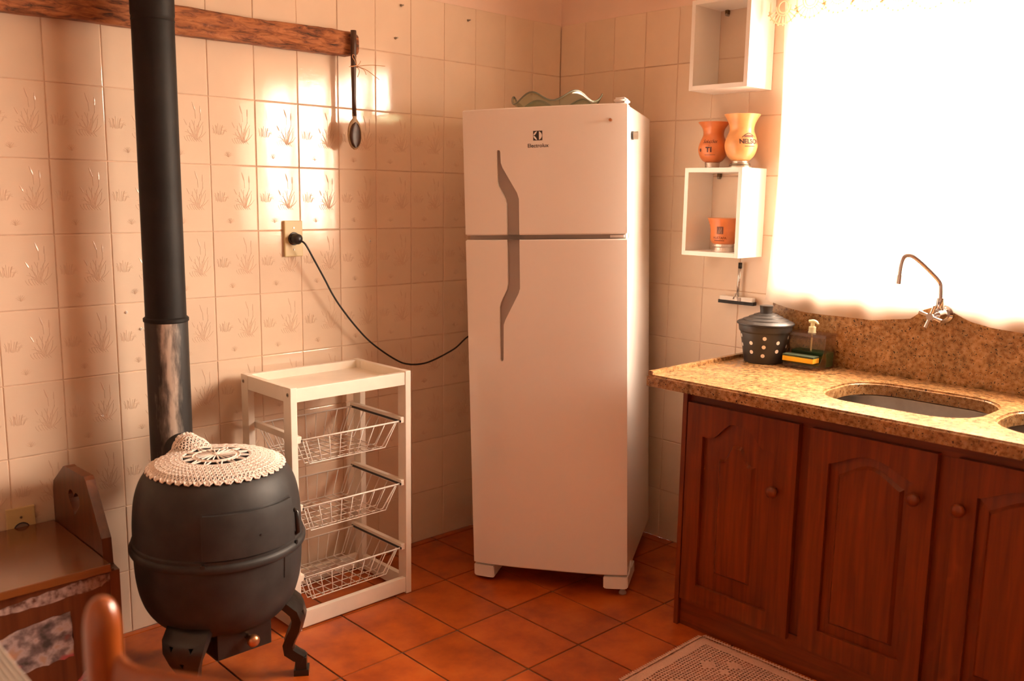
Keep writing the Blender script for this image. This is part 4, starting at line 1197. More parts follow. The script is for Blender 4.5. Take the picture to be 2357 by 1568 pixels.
basin('stainless steel sink bowl under the worktop cut-out nearer the refrigerator', -0.475, -0.155, -1.845, -1.428, 0.115, None)
basin('stainless steel sink bowl, farther from the refrigerator, mostly out of view', -0.485, -0.170, -2.330, -1.885, 0.13, None)

# ================================================================== FAUCET (wall-mounted)
fc = thing('faucet', 'chrome wall-mounted faucet with a cross handle and swan-neck spout', 'faucet', (-0.02, -1.60, 0.99))
def fb(nm, pts, r, m='chrome', seg=18): bm = B(); tube(bm, pts, r, seg); return auto_smooth(obj(nm, bm, m, fc), 40)
fb('wall_flange', [(-0.001, -0.002, 0), (-0.012, -0.002, 0), (-0.018, -0.002, 0)], [0.027, 0.026, 0.019])
fb('valve_body', [(-0.015, -0.001, 0.0), (-0.05, 0.0, 0.002), (-0.075, 0.0, 0.002)], [0.0165, 0.017, 0.016])
fb('valve_neck', [(-0.072, 0, 0.002), (-0.095, 0.0, 0.000), (-0.100, 0, 0.0)], [0.011, 0.010, 0.012])
hb = fb('cross_handle', [(-0.098, 0, 0), (-0.112, 0, 0)], [0.0105, 0.010])
for k in range(4):
    a = k * PI / 2 + 0.32
    fb('handle_arm', [(-0.105, 0.008 * math.cos(a), 0.008 * math.sin(a)), (-0.106, 0.034 * math.cos(a), 0.034 * math.sin(a))], [0.0048, 0.0058], seg=12).parent = fc
fb('spout_collar', [(-0.045, -0.002, 0.014), (-0.046, -0.002, 0.022), (-0.046, -0.002, 0.050)], [0.0095, 0.0118, 0.0118])
sp_pts = catmull([(-0.046, -0.002, 0.048), (-0.047, -0.001, 0.075), (-0.049, 0.004, 0.097), (-0.062, 0.030, 0.128), (-0.078, 0.058, 0.157), (-0.088, 0.077, 0.170), (-0.096, 0.091, 0.166), (-0.100, 0.097, 0.145), (-0.101, 0.100, 0.105)], 6)
fb('spout', sp_pts, 0.0070, seg=14)
fb('spout_nozzle', [(-0.101, 0.0995, 0.112), (-0.1013, 0.1005, 0.086)], [0.0086, 0.0092])

# ================================================================== CURTAIN + LACE VALANCE
cu = thing('curtain', 'sheer white curtain glowing in front of the kitchen window', 'curtain', (-0.045, -1.9, 2.2))
HEM = [(-2.95, 0.955), (-1.826, 0.958), (-1.74, 0.965), (-1.68, 0.975), (-1.63, 0.995), (-1.585, 1.012), (-1.545, 0.998), (-1.506, 0.966), (-1.386, 0.949), (-1.158, 0.950), (-1.09, 0.960), (-1.012, 0.979)]
bm = B(); ny, nz = 150, 44; G = []
for i in range(ny + 1):
    t = i / ny; y = -1.006 - 1.92 * t; row = []
    hz = interp(HEM, y)
    for j in range(nz + 1):
        s = j / nz; z = 2.19 + (hz - 2.19) * s
        fl = 0.008 * math.sin(y * 37 + 0.8 * math.sin(3 * s)) + 0.003 * math.sin(y * 71 + 2 + 1.2 * s) + 0.003 * math.sin(9 * s + y * 11)
        near = math.exp(-((y + 1.59) / 0.05) ** 2) * max(0, (s - 0.9) / 0.1)
        x = 0.010 + fl * (1.0 - 0.55 * s) + 0.012 * near
        yy = y + (0.03 * (1 - t * 8) * math.sin(PI * s * 0.9) * -0.8 if t < 0.125 else 0)
        row.append(bm.verts.new((x, yy + 1.9, z - 2.2)))
    G.append(row)
for i in range(ny):
    for j in range(nz): bm.faces.new((G[i][j], G[i + 1][j], G[i + 1][j + 1], G[i][j + 1]))
hem_pts = [r[-1].co.copy() for r in G]
hem_up = [r[-3].co.copy() for r in G]
obj('curtain_sheet', bm, 'curtain_cloth', cu, smooth=True)
bm = B()
for A, C, D, E_ in zip(hem_pts, hem_pts[1:], hem_up, hem_up[1:]):
    vs = [bm.verts.new(Vector((v.x - 0.0015, v.y, v.z))) for v in (A, C, E_, D)]; bm.faces.new(vs)
bmesh.ops.remove_doubles(bm, verts=bm.verts[:], dist=1e-5)
obj('hem', bm, 'curtain_cloth', cu, smooth=True)
bm = B(); tube(bm, [(0.005, 0.92, -0.005), (0.005, -1.05, -0.005)], 0.008, 12); obj('curtain_rod', bm, 'window_frame', cu, smooth=True)
va = thing('lace_valance', 'cream crochet lace valance with a scalloped edge above the curtain', 'valance', (-0.075, -1.9, 2.2))
bm = B(); nsc = 21; pitch_ = 1.95 / nsc
def ringpts(cy0, cz0, r, a0, a1, k=12): return [(0, cy0 + r * math.cos(a0 + (a1 - a0) * i / k), cz0 + r * math.sin(a0 + (a1 - a0) * i / k)) for i in range(k + 1)]
for q in range(nsc):
    yc = 0.905 - pitch_ * (q + 0.5); drop = 0.012 * math.sin(q * 0.9) - 0.004
    zc = -0.275 + drop
    tube(bm, ringpts(yc, zc, 0.018, 0, 2 * PI, 16), 0.0022, 5); tube(bm, ringpts(yc, zc, 0.026, PI * 0.95, 2.05 * PI), 0.002, 5)
    tube(bm, ringpts(yc, zc, 0.052, PI * 1.06, PI * 1.94), 0.0022, 5)
    for k in range(9):
        a = PI * (1.12 + 0.76 * k / 8)
        tube(bm, [(0, yc + 0.026 * math.cos(a), zc + 0.026 * math.sin(a)), (0, yc + 0.058 * math.cos(a), zc + 0.058 * math.sin(a))], [0.0012, 0.0028], 5)
    tube(bm, [(0, yc + pitch_ / 2, zc + 0.02), (0, yc + pitch_ / 2, zc - 0.02)], [0.001, 0.004], 5)
    for k in range(10): tube(bm, [(0, yc - pitch_ / 2 + pitch_ * k / 10, 0), (0, yc - pitch_ / 2 + pitch_ * k / 10, zc + 0.026)], 0.0012, 4)
    for k in range(9): tube(bm, [(0, yc - pitch_ / 2, -0.25 * k / 9), (0, yc + pitch_ / 2, -0.25 * k / 9)], 0.0012, 4)
obj('lace_mesh', bm, 'lace_cloth', va, smooth=True)
bm = B(); box(bm, -0.004, 0.004, -1.05, 0.92, -0.012, 0.005, bev=0.002); obj('valance_rod', bm, 'window_frame', va)

# ================================================================== WALL SHELVES, GOURDS
def cube_shelf(label, z0, z1, y0=-0.970, y1=-0.743, dp=0.150):
    t = thing('cube_shelf', label, 'shelf', (-dp / 2, (y0 + y1) / 2, z0))
    h = z1 - z0; hw_ = (y1 - y0) / 2; d = dp / 2; k = 0.015
    boxo('side_board', (-d, d - 0.001, -hw_, -hw_ + k, 0, h), 'white_melamine', t, 0.0008)
    boxo('side_board', (-d, d - 0.001, hw_ - k, hw_, 0, h), 'white_melamine', t, 0.0008)
    boxo('bottom_board', (-d, d - 0.001, -hw_ + k, hw_ - k, 0, k), 'white_melamine', t, 0.0008)
    boxo('top_board', (-d, d - 0.001, -hw_ + k, hw_ - k, h - k, h), 'white_melamine', t, 0.0008)
    for y in (-hw_ + 0.05, hw_ - 0.045):
        bm = B(); box(bm, d - 0.014, d - 0.001, y - 0.006, y + 0.006, h - k - 0.014, h - k, bev=0.002); b_ = obj('bracket', bm, 'brass_dark', t)
        bm = B(); tube(bm, [(d - 0.015, y, h - k - 0.016), (d - 0.001, y, h - k - 0.016)], 0.0045, 10); obj('bracket_screw', bm, 'screw_metal', b_)
    return t
cube_shelf('white open cube shelf hung highest on the wall beside the window', 1.675, 1.968)
cube_shelf('white open cube shelf with one gourd cup inside and two gourd cups on top', 1.120, 1.4175)
def surf_map(me, prof, cen, az0, z0):
    tab = [(z, r) for r, z in prof]
    for v in me.vertices:
        z = z0 + v.co.y; r = interp(tab, z) + 0.0006
        a = az0 + v.co.x / r
        v.co = Vector((cen[0] + r * math.cos(a), cen[1] + r * math.sin(a), cen[2] + z))
def gourd(label, loc, prof, base_prof, gm, bm_name, marks, cam_off=0.0, rope=False):
    t = thing('gourd_cup', label, 'cup', loc)
    P2 = [(p.x, p.y) for p in catmull([(a, b, 0) for a, b in prof], 5)]
    bm = B(); lathe(bm, P2, 48, cap1=False); body = obj('gourd_body', bm, gm, t, smooth=True)
    top_r, top_z = P2[-1]
    inn = [(r - 0.004, z) for r, z in P2[::-1] if z > 0.03]
    bm = B(); lathe(bm, [(top_r, top_z), (top_r - 0.002, top_z + 0.001)] + inn, 48, cap0=False, cap1=True); obj('gourd_inside', bm, 'gourd_rim', t, smooth=True)
    bm = B(); lathe(bm, base_prof, 40); auto_smooth(obj('metal_foot', bm, bm_name, t), 30)
    if rope:
        bm = B()
        for zz, rr in ((0.006, 0.0335), (0.012, 0.031)): tube(bm, [(rr * math.cos(2 * PI * k / 40), rr * math.sin(2 * PI * k / 40), zz + 0.0008 * (k % 2)) for k in range(40)], 0.0032, 6, closed=True)
        obj('rope_ring', bm, 'screw_metal', t, smooth=True)
    d = Vector((CAM.x - loc[0], CAM.y - loc[1])); az0 = math.atan2(d.y, d.x)
    for kind, s, size, ang, z, kw in marks:
        if kind == 'text':
            me = text_mesh(s, size, **kw)
            bmx = B(); bmx.from_mesh(me); bmesh.ops.triangulate(bmx, faces=bmx.faces[:]); bmesh.ops.subdivide_edges(bmx, edges=[e for e in bmx.edges if e.calc_length() > 0.004], cuts=1); bmx.to_mesh(me); bmx.free()
        else:
            bmx = B()
            for (x0, x1, y0, y1) in s:
                kx = max(1, int((x1 - x0) / 0.002))
                for i in range(kx):
                    xa, xb_ = x0 + (x1 - x0) * i / kx, x0 + (x1 - x0) * (i + 1) / kx
                    ky = max(1, int((y1 - y0) / 0.003))
                    for j in range(ky):
                        ya, yb = y0 + (y1 - y0) * j / ky, y0 + (y1 - y0) * (j + 1) / ky
                        bmx.faces.new([bmx.verts.new(p) for p in ((xa, ya, 0), (xb_, ya, 0), (xb_, yb, 0), (xa, yb, 0))])
            me = bpy.data.meshes.new('mark'); bmx.to_mesh(me); bmx.free()
        surf_map(me, P2, (0, 0, 0), az0 + ang, z)
        if kw.get('lift') if False else (kind == 'line'):
            for v in me.vertices:
                q = Vector((v.co.x, v.co.y)).normalized() * 0.0006; v.co.x += q.x; v.co.y += q.y
        me.materials.clear(); me.materials.append(MATS[size if kind != 'text' else 'gourd_ink'])
        link(bpy.data.objects.new('print', me), body)
plain('gourd_ink', (0.065, 0.02, 0.012), 0.6)
plain('gourd_ink_light', (0.16, 0.06, 0.035), 0.6)
plain('gourd_ink_pale', (0.62, 0.38, 0.26), 0.6)
dash = lambda n_, w_, h_: [(-n_ * w_ / 2 + i * w_ + w_ * 0.12, -n_ * w_ / 2 + (i + 1) * w_ - w_ * 0.12, -h_ / 2, h_ / 2) for i in range(n_)]
foot1 = [(0.0255, 0), (0.0255, 0.002), (0.0235, 0.003), (0.0245, 0.013), (0.026, 0.0185), (0.022, 0.020)]
gourd('shorter orange-brown gourd cup printed TI on top of the white cube shelf', (-0.078, -0.8035, 1.4178), [(0.022, 0.019), (0.034, 0.026), (0.044, 0.040), (0.0492, 0.058), (0.0488, 0.074), (0.043, 0.092), (0.036, 0.108), (0.035, 0.120), (0.039, 0.135), (0.0535, 0.1545)], foot1, 'gourd_red', 'metal_base',
      [('text', 'Soluções', 0.0165, -0.28, 0.0885, dict(shear=0.35, spacing=0.85)), ('text', 'em', 0.006, -0.27, 0.0755, {}), ('text', 'TI', 0.023, -0.30, 0.0605, dict(spacing=1.15, bold=0.0012)),
       ('bars', [(-0.005, 0.005, -0.003, 0.003), (-0.0035, 0.0035, -0.0058, -0.003), (-0.004, 0.004, 0.003, 0.005)], 'gourd_ink', -0.98, 0.0605, {}), ('bars', dash(9, 0.0042, 0.0022), 'gourd_ink_light', -0.22, 0.044, {})])
gourd('taller tan gourd cup with a dome emblem on top of the white cube shelf', (-0.082, -0.9165, 1.4178), [(0.024, 0.022), (0.035, 0.029), (0.047, 0.045), (0.0535, 0.066), (0.0535, 0.084), (0.047, 0.105), (0.0405, 0.122), (0.0415, 0.138), (0.048, 0.155), (0.0595, 0.1745)], [(0.038, 0), (0.038, 0.004), (0.029, 0.010), (0.026, 0.014), (0.0275, 0.022), (0.022, 0.024)], 'gourd_tan', 'metal_base',
      [('text', 'NELSON', 0.0215, 0.62, 0.0845, dict(spacing=0.95, bold=0.0007)), ('bars', dash(10, 0.0040, 0.0024), 'gourd_ink_light', 0.58, 0.0695, {}),
       ('bars', [(-0.024 + 0.0016 * i, -0.024 + 0.0016 * (i + 1), 0.013 * math.sin(PI * i / 30) - 0.0012, 0.013 * math.sin(PI * i / 30) + 0.0012) for i in range(30)], 'gourd_ink', 0.52, 0.0985, {}), ('bars', [(-0.016, 0.016, -0.0005, 0.008)], 'gourd_ink_light', 0.52, 0.0985, {})], rope=True)
gourd('wide-mouthed orange-brown gourd cup standing inside the white cube shelf', (-0.082, -0.8675, 1.1352), [(0.034, 0.0255), (0.040, 0.031), (0.0452, 0.042), (0.0460, 0.056), (0.0455, 0.070), (0.0475, 0.085), (0.0525, 0.100), (0.0580, 0.1135)], [(0.0385, 0), (0.0385, 0.002), (0.036, 0.006), (0.0335, 0.014), (0.0345, 0.0165), (0.0365, 0.018), (0.036, 0.0235), (0.0345, 0.0265)], 'gourd_red', 'metal_base',
      [('bars', [(-0.0115, 0.0115, -0.0125, 0.0125)], 'gourd_ink_light', -0.30, 0.0735, {}), ('text', 'MUSTAFA', 0.0115, -0.33, 0.0475, dict(spacing=0.95)), ('bars', dash(9, 0.0040, 0.0026), 'gourd_ink', -0.36, 0.0385, {}),
       ('line', [(-0.0055 + 0.0008 * i, -0.0047 + 0.0008 * i, -0.011 + 0.0022 * i, -0.0085 + 0.0022 * i) for i in range(9)], 'gourd_ink_pale', -0.33, 0.0735, {}), ('line', [(-0.003 + 0.0008 * i, -0.0022 + 0.0008 * i, -0.009 + 0.002 * i, -0.0065 + 0.002 * i) for i in range(9)], 'gourd_ink_pale', -0.27, 0.0735, {}), ('line', [(-0.0004, 0.0004, -0.011, 0.009)], 'gourd_ink_pale', -0.19, 0.0735, {})])

# ================================================================== SQUEEGEE
sq = thing('squeegee', 'small hand squeegee with a black blade hanging on the tiles under the shelf', 'squeegee', (-0.02, -0.895, 0.955))
bm = B(); tube(bm, [(0, 0, 0.02), (0.002, -0.003, 0.135)], [0.0045, 0.0058], 12); obj('grip', bm, 'chrome', sq, smooth=True)
bm = B(); tube(bm, [(0.002, -0.003, 0.122), (0.002, -0.0032, 0.141)], 0.0066, 12); obj('grip_cap', bm, 'black_plastic', sq, smooth=True)
bm = B(); box(bm, -0.011, 0.010, -0.066, 0.066, 0.006, 0.022, bev=0.003); obj('head', bm, 'white_wire', sq)
bm = B(); box(bm, -0.012, 0.010, -0.071, 0.071, -0.004, 0.008, bev=0.002); obj('blade', bm, 'rubber', sq)
bm = B(); box(bm, -0.014, -0.010, -0.02, -0.008, 0.008, 0.021, bev=0.001); obj('clip', bm, 'gasket', sq)
for dy_ in (-0.004, 0.004):
    bm = B(); tube(bm, [(-0.012, dy_ * 0.4, 0.034), (-0.012, dy_ * 2.2, 0.014)], 0.002, 6); obj('fork', bm, 'chrome', sq, smooth=True)

# ================================================================== CANISTER
cn = thing('canister', 'black plastic pot with white dots and a stepped lid on the worktop', 'canister', (-0.120, -1.070, CT))
bm = B(); lathe(bm, [(0.058, 0), (0.063, 0.002), (0.0645, 0.010), (0.0655, 0.014), (0.0795, 0.100), (0.083, 0.103), (0.0845, 0.106), (0.0865, 0.122), (0.086, 0.1255)], 56, cap1=True); auto_smooth(obj('pot', bm, 'pot_plastic', cn), 30)
bm = B(); lathe(bm, [(0.090, 0.1255), (0.0925, 0.127), (0.0925, 0.131), (0.089, 0.134), (0.074, 0.1395), (0.073, 0.142), (0.056, 0.148), (0.055, 0.1505), (0.040, 0.156), (0.039, 0.158), (0.026, 0.162)], 56, cap0=True, cap1=True); ld = auto_smooth(obj('lid', bm, 'pot_plastic', cn), 30)
bm = B(); lathe(bm, [(0.0205, 0.160), (0.0195, 0.170), (0.0215, 0.184), (0.0225, 0.187), (0.020, 0.188)], 32, (0.0, 0.0, 0)); auto_smooth(obj('lid_knob', bm, 'pot_plastic', ld), 30)
dv = Vector((CAM.x + 0.120, CAM.y + 1.070)); a0 = math.atan2(dv.y, dv.x)
for da_, z in ((0.0, 0.087), (-0.02, 0.0585), (-0.05, 0.029), (-0.60, 0.069), (-0.60, 0.039), (0.60, 0.073), (0.60, 0.0445), (1.25, 0.088), (1.25, 0.058), (-1.25, 0.088), (-1.25, 0.058), (2.2, 0.06), (-2.2, 0.06)):
    a = a0 + da_; r = 0.0655 + (z - 0.014) / 0.086 * 0.014 + 0.0004; bm = B()
    cvert = None; ring = []
    for k in range(16):
        u = 0.0064 * math.cos(2 * PI * k / 16); v = 0.0064 * math.sin(2 * PI * k / 16)
        rr = r + v * 0.163; ring.append(bm.verts.new((rr * math.cos(a + u / rr), rr * math.sin(a + u / rr), z + v)))
    bm.faces.new(ring); obj('dot', bm, 'dot_white', cn)

# ================================================================== SOAP DISPENSER + SPONGE
sd_ = thing('soap_dispenser', 'smoky clear soap dispenser with a cream pump and a sponge tray', 'soap dispenser', (-0.093, -1.218, CT))
hwY = 0.062
prof2 = [(-0.052, 0.0), (0.050, 0.0), (0.050, 0.1085), (-0.018, 0.1085), (-0.020, 0.092), (-0.019, 0.065), (-0.013, 0.035), (-0.010, 0.024), (-0.052, 0.016)]
bm = B(); prism(bm, [(x, z) for x, z in prof2], -hwY, hwY, 'Y'); bmesh.ops.bevel(bm, geom=[e for e in bm.edges], offset=0.002, segments=2, affect='EDGES'); obj('tank', bm, 'smoke_plastic', sd_)
for s in (-1, 1):
    bm = B(); prism(bm, [(-0.052, 0.004), (-0.010, 0.004), (-0.008, 0.03), (-0.016, 0.07), (-0.019, 0.100), (-0.0235, 0.070), (-0.034, 0.040), (-0.052, 0.020)], s * hwY - 0.0015, s * hwY + 0.0005, 'Y'); obj('side_wing', bm, 'smoke_plastic', sd_)
bm = B(); box(bm, -0.024, 0.053, -hwY - 0.003, hwY + 0.003, 0.100, 0.112, bev=0.002); obj('tank_lid', bm, 'smoke_plastic', sd_)
bm = B(); box(bm, -0.008, 0.047, -hwY + 0.003, hwY - 0.003, 0.004, 0.052, bev=0.002); obj('soap', bm, 'soap_green', sd_)
pk = (0.016, 0.004)
bm = B(); lathe(bm, [(0.0135, 0.110), (0.0115, 0.114), (0.0115, 0.128), (0.0095, 0.130), (0.0060, 0.131), (0.0060, 0.143)], 20, (pk[0], pk[1], 0)); auto_smooth(obj('pump_collar', bm, 'pump_cream', sd_), 30)
bm = B(); tube(bm, catmull([(pk[0], pk[1] + 0.012, 0.145), (pk[0], pk[1], 0.1475), (pk[0] - 0.003, pk[1] - 0.012, 0.147), (pk[0] - 0.006, pk[1] - 0.024, 0.140)], 5), [0.0055] * 8 + [0.005] * 5 + [0.0032] * 3, 10); obj('pump_head', bm, 'pump_cream', sd_, smooth=True)
bm = B(); tube(bm, [(pk[0], pk[1], 0.010), (pk[0], pk[1], 0.11)], 0.003, 8); obj('dip_tube', bm, 'pump_cream', sd_)
spg = thing('sponge', 'yellow and green dish sponge lying in the soap dispenser tray', 'sponge', (-0.093 - 0.040, -1.211, CT + 0.0215))
bm = B(); box(bm, -0.020, 0.020, -0.052, 0.0545, 0.0, 0.0155, bev=0.002); obj('foam', bm, 'sponge_yellow', spg)
bm = B(); box(bm, -0.020, 0.020, -0.052, 0.0545, 0.0155, 0.022, bev=0.002); obj('scourer', bm, 'sponge_green', spg)

# ================================================================== BENCH
be = thing('wooden_bench', 'old dark wooden bench with an orange-brown seat and torn pictures on its front', 'bench', (-2.35, -0.22, 0))
ox, oy = -2.35, -0.22
def bb(nm, x0, x1, y0, y1, z0, z1, m='bench_wood', par=None, bev=0.002): return boxo(nm, (x0 - ox, x1 - ox, y0 - oy, y1 - oy, z0, z1), m, par or be, bev)
bb('seat', -3.2, -2.022, -0.428, -0.012, 0.385, 0.405, 'bench_seat', bev=0.003)
fp = bb('front_board', -3.2, -2.008, -0.408, -0.388, 0.03, 0.384)
bb('back_board', -3.2, -2.022, -0.032, -0.012, 0.03, 0.384)
bb('bottom_board', -3.2, -2.022, -0.388, -0.032, 0.03, 0.05)
panel = [(-0.012, 0.0), (-0.012, 0.492), (-0.020, 0.520), (-0.108, 0.580), (-0.125, 0.586), (-0.142, 0.584), (-0.262, 0.588), (-0.275, 0.580), (-0.352, 0.470), (-0.366, 0.450), (-0.372, 0.385), (-0.378, 0.382), (-0.410, 0.379), (-0.412, 0.0)]
bm = B(); prism(bm, [(y - oy, z) for y, z in panel], -2.020 - ox, -1.996 - ox, 'X')
ep = obj('end_panel', bm, 'bench_wood', be)
hc = (-0.180, 0.500); heart = []
for i in range(28):
    t = 2 * PI * i / 28; heart.append((hc[0] - oy + 0.042 * math.sin(t) ** 3, hc[1] + 0.0024 * (13 * math.cos(t) - 5 * math.cos(2 * t) - 2 * math.cos(3 * t) - math.cos(4 * t))))
bool_cut(ep, prism(B(), heart, -2.05 - ox, -1.96 - ox, 'X'))
ep2 = ep.copy(); COL.objects.link(ep2); ep2.parent = be; ep2.location.x = -3.2 + 2.02
def scrap(nm, m, pts, y, k=0.0012):
    bm = B(); prism(bm, [(x - ox, z) for x, z in pts], y - oy - k, y - oy, 'Y'); bmesh.ops.triangulate(bm, faces=[f for f in bm.faces if len(f.verts) > 4]); return obj(nm, bm, m, be)
def rag(pts, n_=5, amp=0.003, seed=1):
    rn = random.Random(seed); out = []
    for (x0, z0), (x1, z1) in zip(pts, pts[1:] + pts[:1]):
        for i in range(n_): t = i / n_; out.append((x0 + (x1 - x0) * t + rn.uniform(-amp, amp), z0 + (z1 - z0) * t + rn.uniform(-amp, amp)))
    return out
scrap('peeled_strip', 'peeled_wood', rag([(-2.30, 0.342), (-2.19, 0.338), (-2.045, 0.345), (-2.02, 0.358), (-2.018, 0.376), (-2.10, 0.374), (-2.20, 0.364), (-2.30, 0.350)], 8, 0.002, 2), -0.4082)
scrap('picture_scrap', 'torn_picture', rag([(-2.32, 0.185), (-2.20, 0.185), (-2.115, 0.190), (-2.118, 0.305), (-2.20, 0.300), (-2.32, 0.275)], 7, 0.003, 4), -0.4085)
scrap('picture_scrap', 'torn_picture_b', rag([(-2.13, 0.02), (-2.04, 0.02), (-2.035, 0.165), (-2.06, 0.172), (-2.10, 0.13), (-2.135, 0.085)], 6, 0.003, 9), -0.4085)

# ================================================================== CHAIR (foreground)
pA = Vector((-2.472, -1.676, 0)); dirv = Vector((0.342, -0.940, 0)).normalized()
nv = Vector((-dirv.y, dirv.x, 0))      # back of the chair, away from its seat
if nv.dot(Vector((1, 1, 0))) < 0: nv = -nv
seatd = -nv
ch = thing('wooden_chair', 'glossy orange-brown wooden chair back with round-topped posts', 'chair')
Mc = Matrix((dirv, seatd, Vector((0, 0, 1)))).transposed().to_4x4(); Mc.translation = pA
ch.matrix_world = Mc
SW = 0.44
for x in (0, SW):
    bm = B(); pts = [(x, 0.02, 0.0), (x, 0.005, 0.25), (x, 0, 0.45), (x, 0, 0.70)] ; rad = [0.014, 0.017, 0.019, 0.0195]
    for i in range(9):
        t = i / 8; pts.append((x, 0, 0.845 + 0.040 * math.sin(t * PI / 2))); rad.append(max(0.002, 0.0195 * math.cos(t * PI / 2) ** 0.75))
    tube(bm, pts, rad, 20); obj('back_post', bm, 'chair_wood', ch, smooth=True)
    bm = B(); tube(bm, [(x + (0.01 if x == 0 else -0.01), 0.36, 0), (x + (0.01 if x == 0 else -0.01), 0.36, 0.44)], [0.014, 0.018], 14); obj('front_leg', bm, 'chair_wood', ch, smooth=True)
def rail(nm, ztop, zbot):
    bm = B(); rings = []; n_ = 32
    for i in range(n_ + 1):
        t = i / n_; x = SW * t; yb = -0.030 * math.sin(PI * t)
        a = ztop(t); b = zbot(t); th = 0.012
        ring = []
        for k in range(12):
            q = 2 * PI * k / 12; ring.append(bm.verts.new((x, yb + th * math.cos(q), (a + b) / 2 + (a - b) / 2 * math.sin(q) * (1 if abs(math.sin(q)) > 0.9 else 1.02))))
        rings.append(ring)
    for A, C in zip(rings, rings[1:]):
        for k in range(12): bm.faces.new((A[k], A[(k + 1) % 12], C[(k + 1) % 12], C[k]))
    bm.faces.new(rings[0]); bm.faces.new(rings[-1][::-1]); return obj(nm, bm, 'chair_wood', ch, smooth=True)
rail('crest_rail', lambda t: 0.807 + 0.022 * math.exp(-max(0, min(t, 1 - t) - 0.03) / 0.03) + 0.010 * math.sin(PI * t), lambda t: 0.72)
rail('lower_back_rail', lambda t: 0.60, lambda t: 0.55)
for k in range(4):
    x = SW * (k + 1) / 5; bm = B(); tube(bm, [(x, -0.024, 0.59), (x, -0.028, 0.72)], 0.008, 10); obj('spindle', bm, 'chair_wood', ch, smooth=True)
bm = B(); prism(bm, rrect(-0.025, SW + 0.025, 0.0 - 0.02, 0.40, 0.04, 6), 0.435, 0.465, 'Z'); bmesh.ops.bevel(bm, geom=[e for e in bm.edges if e.calc_face_angle(0) > 0.8], offset=0.006, segments=2, affect='EDGES'); obj('seat', bm, 'chair_wood', ch)
for y, x0, x1 in ((0.36, 0.01, SW - 0.01), (0.01, 0, SW)):
    bm = B(); tube(bm, [(x0, y, 0.2), (x1, y, 0.2)], 0.010, 10); obj('stretcher', bm, 'chair_wood', ch, smooth=True)
for x in (0.005, SW - 0.005):
    bm = B(); tube(bm, [(x, 0.01, 0.15), (x, 0.36, 0.15)], 0.010, 10); obj('stretcher', bm, 'chair_wood', ch, smooth=True)

# ================================================================== SLATTED GREY TABLE EDGE (foreground, lower corner)
tb = thing('slatted_table', 'pale grey slatted table top in front of the wooden bench', 'table', (-2.70, -1.42, 0))
ex = -2.5128
for k in range(54):
    x1 = ex - k * 0.0064 + 2.70
    bm = B(); prism(bm, [(x1 - 0.0044, 0.738), (x1, 0.738), (x1, 0.748), (x1 - 0.001, 0.7505), (x1 - 0.0022, 0.751), (x1 - 0.0034, 0.7505), (x1 - 0.0044, 0.748)], -0.24, 0.26, 'Y'); obj('slat', bm, 'grey_slat', tb)
boxo('under_board', (ex + 2.70 - 0.345, ex + 2.70 - 0.001, -0.238, 0.258, 0.722, 0.738), 'grey_slat_dark', tb)
for x in (ex + 2.70 - 0.33, ex + 2.70 - 0.03):
    for y in (-0.22, 0.24): boxo('leg', (x - 0.012, x + 0.012, y - 0.012, y + 0.012, 0, 0.722), 'grey_slat_dark', tb)

# ================================================================== CROCHET RUG
ru = thing('crochet_rug', 'pale pink filet crochet rug on the floor in front of the cabinet', 'rug', (-0.955, -1.185, 0.0))
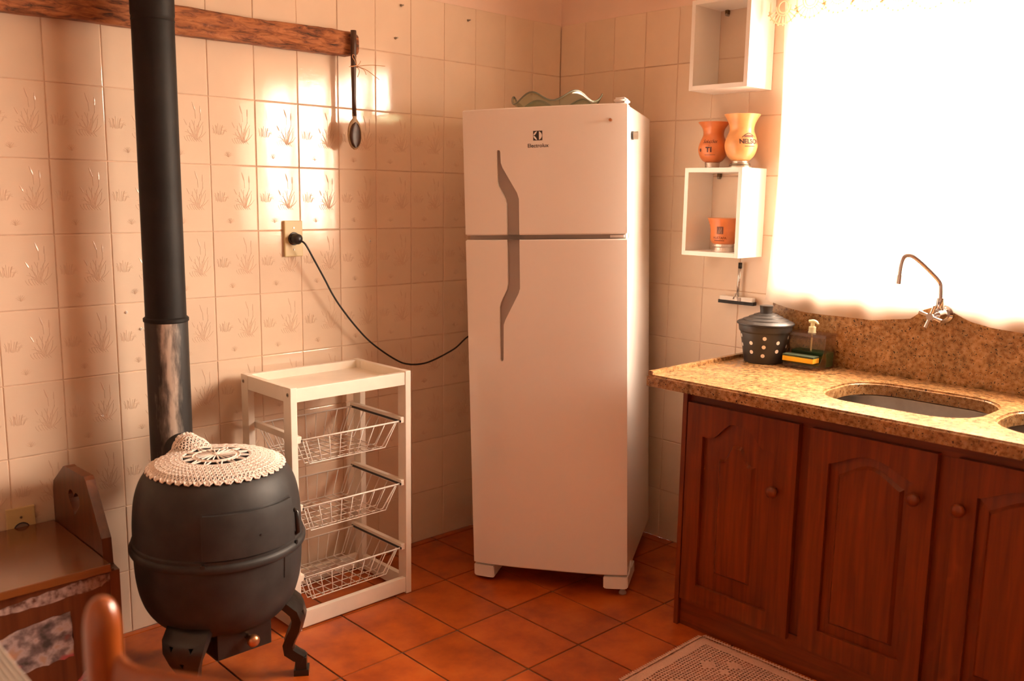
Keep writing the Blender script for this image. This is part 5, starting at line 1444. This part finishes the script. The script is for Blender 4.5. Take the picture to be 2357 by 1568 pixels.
# local x towards the cabinet, local y away along the cabinet front
RW, RL, P_ = 0.395, 0.70, 0.0104
nx, ny = int(RW / P_), int(RL / P_)
def solid(i, j):
    b_ = min(i, nx - 1 - i, j, ny - 1 - j)
    if b_ < 3: return True
    if b_ < 6: return False
    u, v = (i - 6) % 14, (j - 6) % 14
    return (abs(u - 4) + abs(v - 4) <= 2) or (abs(u - 9) + abs(v - 9) <= 2) or (abs(u - 4) + abs(v - 9) <= 1 and (i // 14 + j // 14) % 2 == 0)
bm = B(); cache = {}
zr = lambda x, y: 0.0035 + 0.0012 * math.sin(x * 60 + y * 17) * math.sin(y * 43)
def vv(x, y):
    k = (round(x, 5), round(y, 5))
    if k not in cache: cache[k] = bm.verts.new((x, -y, zr(x, y)))
    return cache[k]
for i in range(nx):
    for j in range(ny):
        x0, y0 = i * P_, j * P_; x1, y1 = x0 + P_, y0 + P_
        if solid(i, j): bm.faces.new((vv(x0, y0), vv(x1, y0), vv(x1, y1), vv(x0, y1)))
        else:
            g = P_ * 0.20; h = P_ * 0.17
            o_ = [vv(x0, y0), vv(x1, y0), vv(x1, y1), vv(x0, y1)]; n_ = [vv(x0 + h, y0 + g), vv(x1 - h, y0 + g), vv(x1 - h, y1 - g), vv(x0 + h, y1 - g)]
            for k in range(4): bm.faces.new((o_[k], o_[(k + 1) % 4], n_[(k + 1) % 4], n_[k]))
o = obj('rug_mesh', bm, 'crochet_rug', ru, smooth=True); so = o.modifiers.new('thickness', 'SOLIDIFY'); so.thickness = 0.003; so.offset = 1
bm = B(); step = 0.0095
def picot(x, y, dx, dy):
    t_ = Vector((-dy, dx)); h = step * 0.52
    pts = [(x + t_.x * -h, y + t_.y * -h), (x + t_.x * -h * 0.5 + dx * 0.006, y + t_.y * -h * 0.5 + dy * 0.006), (x + dx * 0.012, y + dy * 0.012), (x + t_.x * h * 0.5 + dx * 0.006, y + t_.y * h * 0.5 + dy * 0.006), (x + t_.x * h, y + t_.y * h)]
    vs = [bm.verts.new((a, -b, 0.006)) for a, b in pts]; bm.faces.new(vs)
    tube(bm, [(a, -b, 0.005) for a, b in pts], 0.0022, 5)
k = 0
Wd, Ln = nx * P_, ny * P_
for i in range(int(Wd / step)): picot((i + 0.5) * step, 0, 0, -1); picot((i + 0.5) * step, Ln, 0, 1)
for i in range(int(Ln / step)): picot(0, (i + 0.5) * step, -1, 0); picot(Wd, (i + 0.5) * step, 1, 0)
obj('picot_edge', bm, 'crochet_rug', ru, smooth=True)
